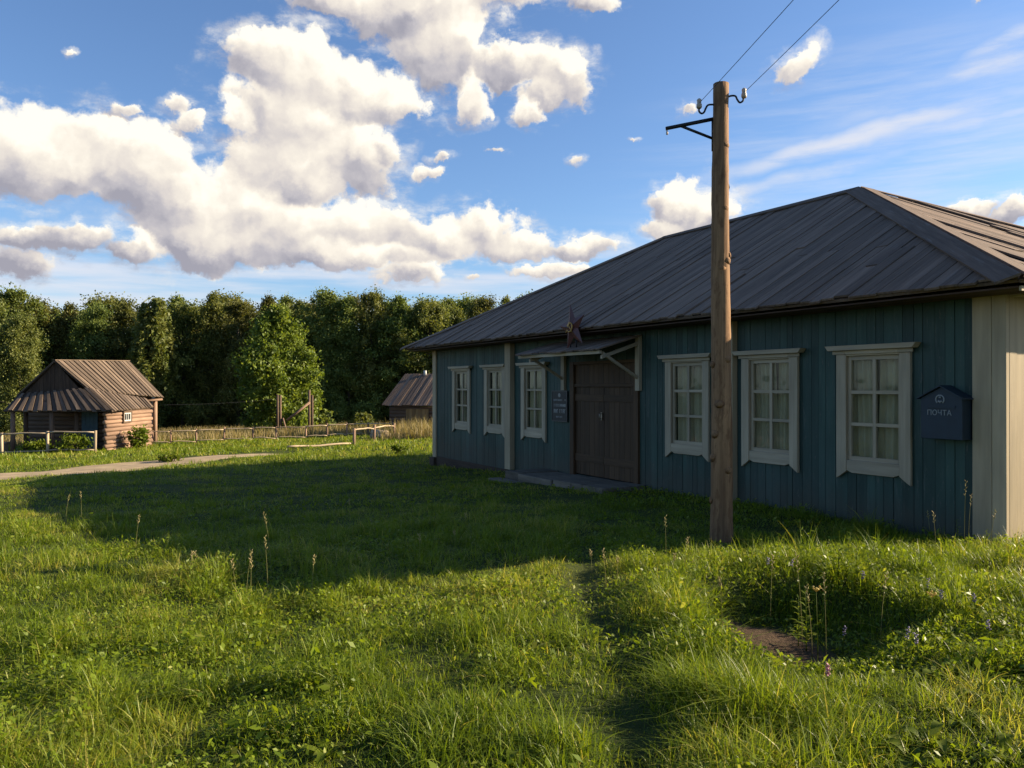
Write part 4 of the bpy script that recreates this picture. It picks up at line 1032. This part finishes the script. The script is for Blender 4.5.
def push(V, Q, T):
    global off
    GVs.append(V); GQs.append(Q + off); GTs.append(T); off += len(V)
def sow(ya, yb, dens, W, L, hs=1.0, side=1.2):
    x, y = scatter(ya, yb, dens, side); n = len(x); z = ground_z(x, y)
    H = grass_h(x, y) * RNG.uniform(.55, 1.45, n) * hs
    patch = fbm(x * .55, y * .55, 51); dryp = fbm(x * 1.3, y * 1.3, 57)
    tone = np.clip(.10 + .62 * patch + RNG.normal(0, .13, n) + .45 * ss((dryp - .52) / .12) * RNG.random(n) + (RNG.random(n) < .05) * .5, 0, 1)
    head = RNG.uniform(0, 2 * math.pi, n) ; bend = np.clip(RNG.gamma(2.4, .34, n), .08, 1.7)
    V, Q, T = blades(np.stack([x, y, z], 1), H, W * RNG.uniform(.6, 1.4, n), head, bend, RNG.normal(0, .7, n), tone, L); push(V, Q, T)
sow(2.4, 4.6, 4300, .0072, 4); sow(4.6, 7.5, 2800, .0082, 4); sow(7.5, 12, 1400, .010, 3); sow(12, 18, 520, .014, 2); sow(18, 28, 230, .022, 2, 1.1); sow(28, 47, 95, .04, 2, 1.2)
# broad leaves low in the sward (clover, plantain, dandelion)
def broad(ya, yb, dens, size):
    x, y = scatter(ya, yb, dens); n = len(x); pm_ = fbm(x * .8, y * .8, 71) + .18 * ss((x - 1) / 2); k_ = RNG.random(n) < ss((pm_ - .40) / .2)
    x, y = x[k_], y[k_]; n = len(x); z = ground_z(x, y) + grass_h(x, y) * RNG.uniform(.25, .95, n)
    P_ = np.stack([x, y, z], 1); nb = np.tile([0, 0, 1.3], (n, 1)); V, Q = cards(P_, size, nb, 1.7, 5)
    T = np.repeat(np.clip(RNG.normal(.38, .15, n), 0, 1), 4); push(V, Q, T)
broad(2.4, 5, 1500, .018); broad(5, 9, 800, .022); broad(2.4, 5.2, 180, .034); broad(9, 16, 90, .036)
V = np.concatenate(GVs); Q = np.concatenate(GQs); T = np.concatenate(GTs)
tag(quad_mesh('grass', V, Q, T, M['grass']), 'lush green meadow grass in front of the house and cabin', 'grass', kind='stuff')
# dry tall grass beyond the fence and by the shed
x = []; y = []
yy = RNG.uniform(43.6, 64, 60000); xx = RNG.uniform(-.70, -.0, 60000) * yy
k_ = (fbm(xx * .3, yy * .3, 91) > .26) & (RNG.random(60000) < .6); xx, yy = xx[k_], yy[k_]
x2 = np.concatenate([RNG.normal(-4.2, .9, 2600), RNG.normal(-5.3, .5, 800)]); y2 = np.concatenate([RNG.uniform(37, 43.5, 2600), RNG.uniform(39, 44, 800)]); k2 = (x2 < -2.4); x2, y2 = x2[k2], y2[k2]
x3 = RNG.uniform(-.7, -.44, 7000); y3 = RNG.uniform(41.5, 46, 7000); x3 = x3 * y3; k3 = ~((x3 > -23) & (x3 < -17) & (y3 < 44)); x3, y3 = x3[k3], y3[k3]
xs, ys = np.concatenate([xx, x2, x3]), np.concatenate([yy, y2, y3]); n = len(xs)
H = RNG.uniform(.22, .70, n) * (.6 + .8 * fbm(xs * .7, ys * .7, 95)); H[len(xx):len(xx) + len(x2)] *= RNG.uniform(.9, 1.8, len(x2))
V, Q, T = blades(np.stack([xs, ys, ground_z(xs, ys)], 1), H, RNG.uniform(.02, .05, n), RNG.uniform(0, 6.28, n), RNG.uniform(.05, .5, n), RNG.normal(0, .7, n), np.clip(RNG.normal(.45, .25, n), 0, 1), 3)
tag(quad_mesh('dry_grass', V, Q, T, M['dry']), 'tall straw coloured dry grass along the forest edge behind the fence', 'grass', kind='stuff')

# ------------------------------------------------------------------ single stalks, weeds and flowers
def stalk_mesh(seed, H):
    g = random.Random(seed); k = MB(); lean = g.uniform(-.12, .12), g.uniform(-.12, .12)
    pts = [(lean[0] * H * f_ ** 2, lean[1] * H * f_ ** 2, H * f_ - .03) for f_ in (0, .3, .6, .85, 1)]
    k.path(pts, [.0022, .002, .0017, .0013, .001], 5, .3)
    for i in range(9):
        f_ = .80 + .2 * i / 8; c_ = Vector((lean[0] * H * f_ ** 2, lean[1] * H * f_ ** 2, H * f_ - .03)); a = i * 2.4
        d_ = Vector((math.cos(a), math.sin(a), 1.4)).normalized(); l_ = .026 * g.uniform(.7, 1.3); k.path([c_, c_ + d_ * l_ * .5, c_ + d_ * l_], [.001, .0045, .0008], 5, g.uniform(.4, 1))
    return k
def weed_mesh(seed, H, leaf=.06, flower=None):
    g = random.Random(seed); k = MB(); lean = g.uniform(-.1, .1), g.uniform(-.1, .1)
    P_ = lambda f_: Vector((lean[0] * H * f_ ** 2, lean[1] * H * f_ ** 2, H * f_ - .03))
    k.path([P_(f_) for f_ in (0, .3, .6, 1)], [.004, .0035, .003, .0015], 6, .4)
    n = int(H * 40) + 6
    for i in range(n):
        f_ = .15 + .85 * i / n; a = i * 2.4 + g.uniform(-.4, .4); c_ = P_(f_); l_ = leaf * g.uniform(.7, 1.3) * (1.25 - .65 * f_); d_ = Vector((math.cos(a), math.sin(a), g.uniform(.2, .7))).normalized(); sd = d_.cross(Vector((0, 0, 1))).normalized(); up_ = sd.cross(d_)
        w_ = l_ * .17; q1 = c_ + d_ * l_ * .3 + up_ * l_ * .04; q2 = c_ + d_ * l_ * .66 + up_ * l_ * .01; tip = c_ + d_ * l_ - up_ * l_ * .16
        k.add([c_, q1 - sd * w_ + up_ * w_ * .35, q1, q1 + sd * w_ + up_ * w_ * .35, q2 - sd * w_ * .8 + up_ * w_ * .3, q2, q2 + sd * w_ * .8 + up_ * w_ * .3, tip],
              [(0, 2, 1), (0, 3, 2), (1, 2, 5, 4), (2, 3, 6, 5), (4, 5, 7), (5, 6, 7)], [(0, 0, 0)] * 8, g.uniform(.2, .9), True)
    if flower:
        k.cur = 1
        for i in range(flower):
            f_ = .72 + .3 * i / flower; a = i * 2.4; c_ = P_(f_); d_ = Vector((math.cos(a), math.sin(a), .5)).normalized(); k.path([c_, c_ + d_ * .008, c_ + d_ * .016], [.002, .006, .001], 5, g.random())
    return k
def rosette_mesh(seed, H):
    g = random.Random(seed); k = MB()
    for i in range(g.randint(7, 10)):
        a = i * 2.4 + g.uniform(-.3, .3); L = H * g.uniform(.45, .95); w = L * g.uniform(.12, .2); rise = g.uniform(.5, 1.0); dx = Vector((math.cos(a), math.sin(a), 0)); sd = Vector((-dx.y, dx.x, 0)); rows = []
        for j in range(7):
            f_ = j / 6; c_ = dx * L * (.1 + .8 * f_) + Vector((0, 0, L * (rise * f_ * 1.5 - 1.25 * rise * f_ * f_) - .02)); ww = w * (math.sin(math.pi * (.08 + .9 * f_)) ** .8) * (1 + .12 * math.sin(f_ * 20 + i))
            rows.append([c_ - sd * ww + Vector((0, 0, ww * .35)), c_, c_ + sd * ww + Vector((0, 0, ww * .35))])
        vs = [p for r_ in rows for p in r_]; fs = [(j * 3 + q, j * 3 + q + 1, j * 3 + q + 4, j * 3 + q + 3) for j in range(6) for q in (0, 1)]
        k.add(vs, fs, [(0, 0, 0)] * len(vs), g.uniform(.35, .9), True)
    return k
def umbel_mesh(seed, H):
    g = random.Random(seed); k = MB(); top = Vector((g.uniform(-.04, .04), g.uniform(-.04, .04), H)); k.path([(0, 0, -.03), top * .5, top], [.003, .0025, .0018], 6, .4)
    k.cur = 1
    for i in range(10):
        a = i * 2.4; e = top + Vector((math.cos(a), math.sin(a), .9)) * .03 * (.4 + .7 * (i / 10)); k.path([top, e], .0008, 4, .3); k.path([e, e + Vector((0, 0, .006)), e + Vector((0, 0, .010))], [.002, .009, .002], 6, g.random())
    return k
def plant(k, name, mats, px, py, label, cat, group, hoff=0.05):
    p = gp(px, py, hoff); o = k.build(name, mats); o.location = p; o.rotation_euler = (0, 0, random.uniform(0, 6.28)); return tag(o, label, cat, group)
GS = 'seed-headed grass stalks'
def stalks(spots, label):
    for i, (px, py, ht) in enumerate(spots):
        p = gp(px, py, .05); H = ht / F * p.y + .05
        plant(stalk_mesh(px * 7 + py, H), 'grass_stalk', [M['straw']], px, py, label, 'grass stalk', GS)
stalks([(66, 518, 24), (82, 520, 30), (136, 548, 34), (190, 575, 26), (197, 572, 22)], 'thin pale seed-headed stalk at the left tip of the house shade')
stalks([(237, 598, 40), (246, 600, 52), (251, 600, 44), (268, 590, 56), (271, 560, 50)], 'tall thin seed-headed stalk in the cluster at the near point of the shade')
stalks([(312, 592, 38), (420, 560, 28), (350, 520, 22), (466, 530, 18), (455, 545, 16)], 'thin seed-headed stalk standing alone on the shaded lawn')
stalks([(606, 585, 38), (617, 580, 26), (666, 560, 46), (672, 575, 24), (684, 568, 32), (592, 570, 22)], 'reddish dry seed-headed stalk between the trodden path and the pole')
stalks([(936, 556, 46), (964, 548, 70), (968, 545, 52), (990, 548, 40), (930, 540, 30)], 'slender seed-headed stalk against the cream corner of the house')
stalks([(802, 640, 90), (826, 660, 86), (812, 650, 66), (880, 640, 70), (770, 620, 66), (722, 620, 46)], 'thin arching seed-headed stalk rising beside the bare soil pit')
WS = 'leafy upright weeds'
def weeds(spots, label, leaf=.06, ros=False):
    for (px, py, ht) in spots:
        p = gp(px, py, .05); plant(rosette_mesh(px * 3 + py, ht / F * p.y + .06) if ros else weed_mesh(px * 3 + py, ht / F * p.y + .05, leaf), 'weed_plant', [M['weed']], px, py, label, 'weed', WS)
weeds([(703, 542, 40)], 'tall leafy weed on the shaded side of the pole foot')
weeds([(746, 545, 30)], 'leafy weed just on the house side of the pole foot', .05)
weeds([(774, 548, 26), (782, 552, 18)], 'pale leafy weed before the middle house window', .05)
weeds([(846, 575, 46), (838, 580, 36), (856, 582, 40), (870, 580, 30)], 'bushy bright weed clump on the bank behind the pit', .07)
weeds([(806, 645, 62), (798, 640, 46)], 'leafy weed with hanging leaves rising from the soil pit', .075)
weeds([(700, 625, 34), (716, 632, 30), (690, 620, 24), (726, 600, 22)], 'broad-leaved weed at the path side edge of the pit', ros=True)
weeds([(958, 545, 28), (985, 550, 24)], 'small weed at the foot of the cream corner board', .05)
weeds([(905, 750, 40), (870, 735, 34), (960, 712, 34), (1005, 745, 40), (845, 700, 28), (940, 668, 26), (985, 690, 30), (820, 745, 36), (930, 735, 36), (1000, 660, 26)], 'large-leaved weed rosette in the near grass below the pit', ros=True)
weeds([(170, 650, 34), (60, 640, 30), (110, 735, 44), (20, 690, 40), (300, 560, 20), (330, 700, 34)], 'leafy weed in the sunlit grass on the cabin side', .07)
weeds([(460, 690, 24), (400, 735, 30), (520, 745, 30), (550, 640, 20), (330, 745, 30), (480, 620, 18)], 'broad weed rosette in the sunlit grass beside the trodden path', ros=True)
FS = 'purple flower spikes'
for (px, py, ht) in [(905, 655, 34), (918, 658, 30), (862, 590, 22), (940, 610, 26), (925, 600, 26), (790, 575, 20), (842, 650, 28), (975, 612, 24), (990, 640, 26), (768, 572, 18)]:
    p = gp(px, py, .05); plant(weed_mesh(px + py, ht / F * p.y + .04, .03, 9), 'wildflower', [M['weed'], M['violet']], px, py, 'small purple flower spike in the grass around the pit', 'flower', FS)
p = gp(828, 690, .05); plant(weed_mesh(9, .20, .035, 14), 'wildflower', [M['weed'], M['pink']], 828, 690, 'single pink clover-like flower in the near grass below the pit', 'flower', None)
for (px, py, ht, lab) in [(931, 622, 24, 'single orange yellow flower in the grass toward the house corner'), (818, 660, 66, 'pale yellow umbel flower rising on a thin stem before the pit shade')]:
    p = gp(px, py, .05); plant(umbel_mesh(px, ht / F * p.y + .05), 'wildflower', [M['weed'], M['yellow']], px, py, lab, 'flower', None)
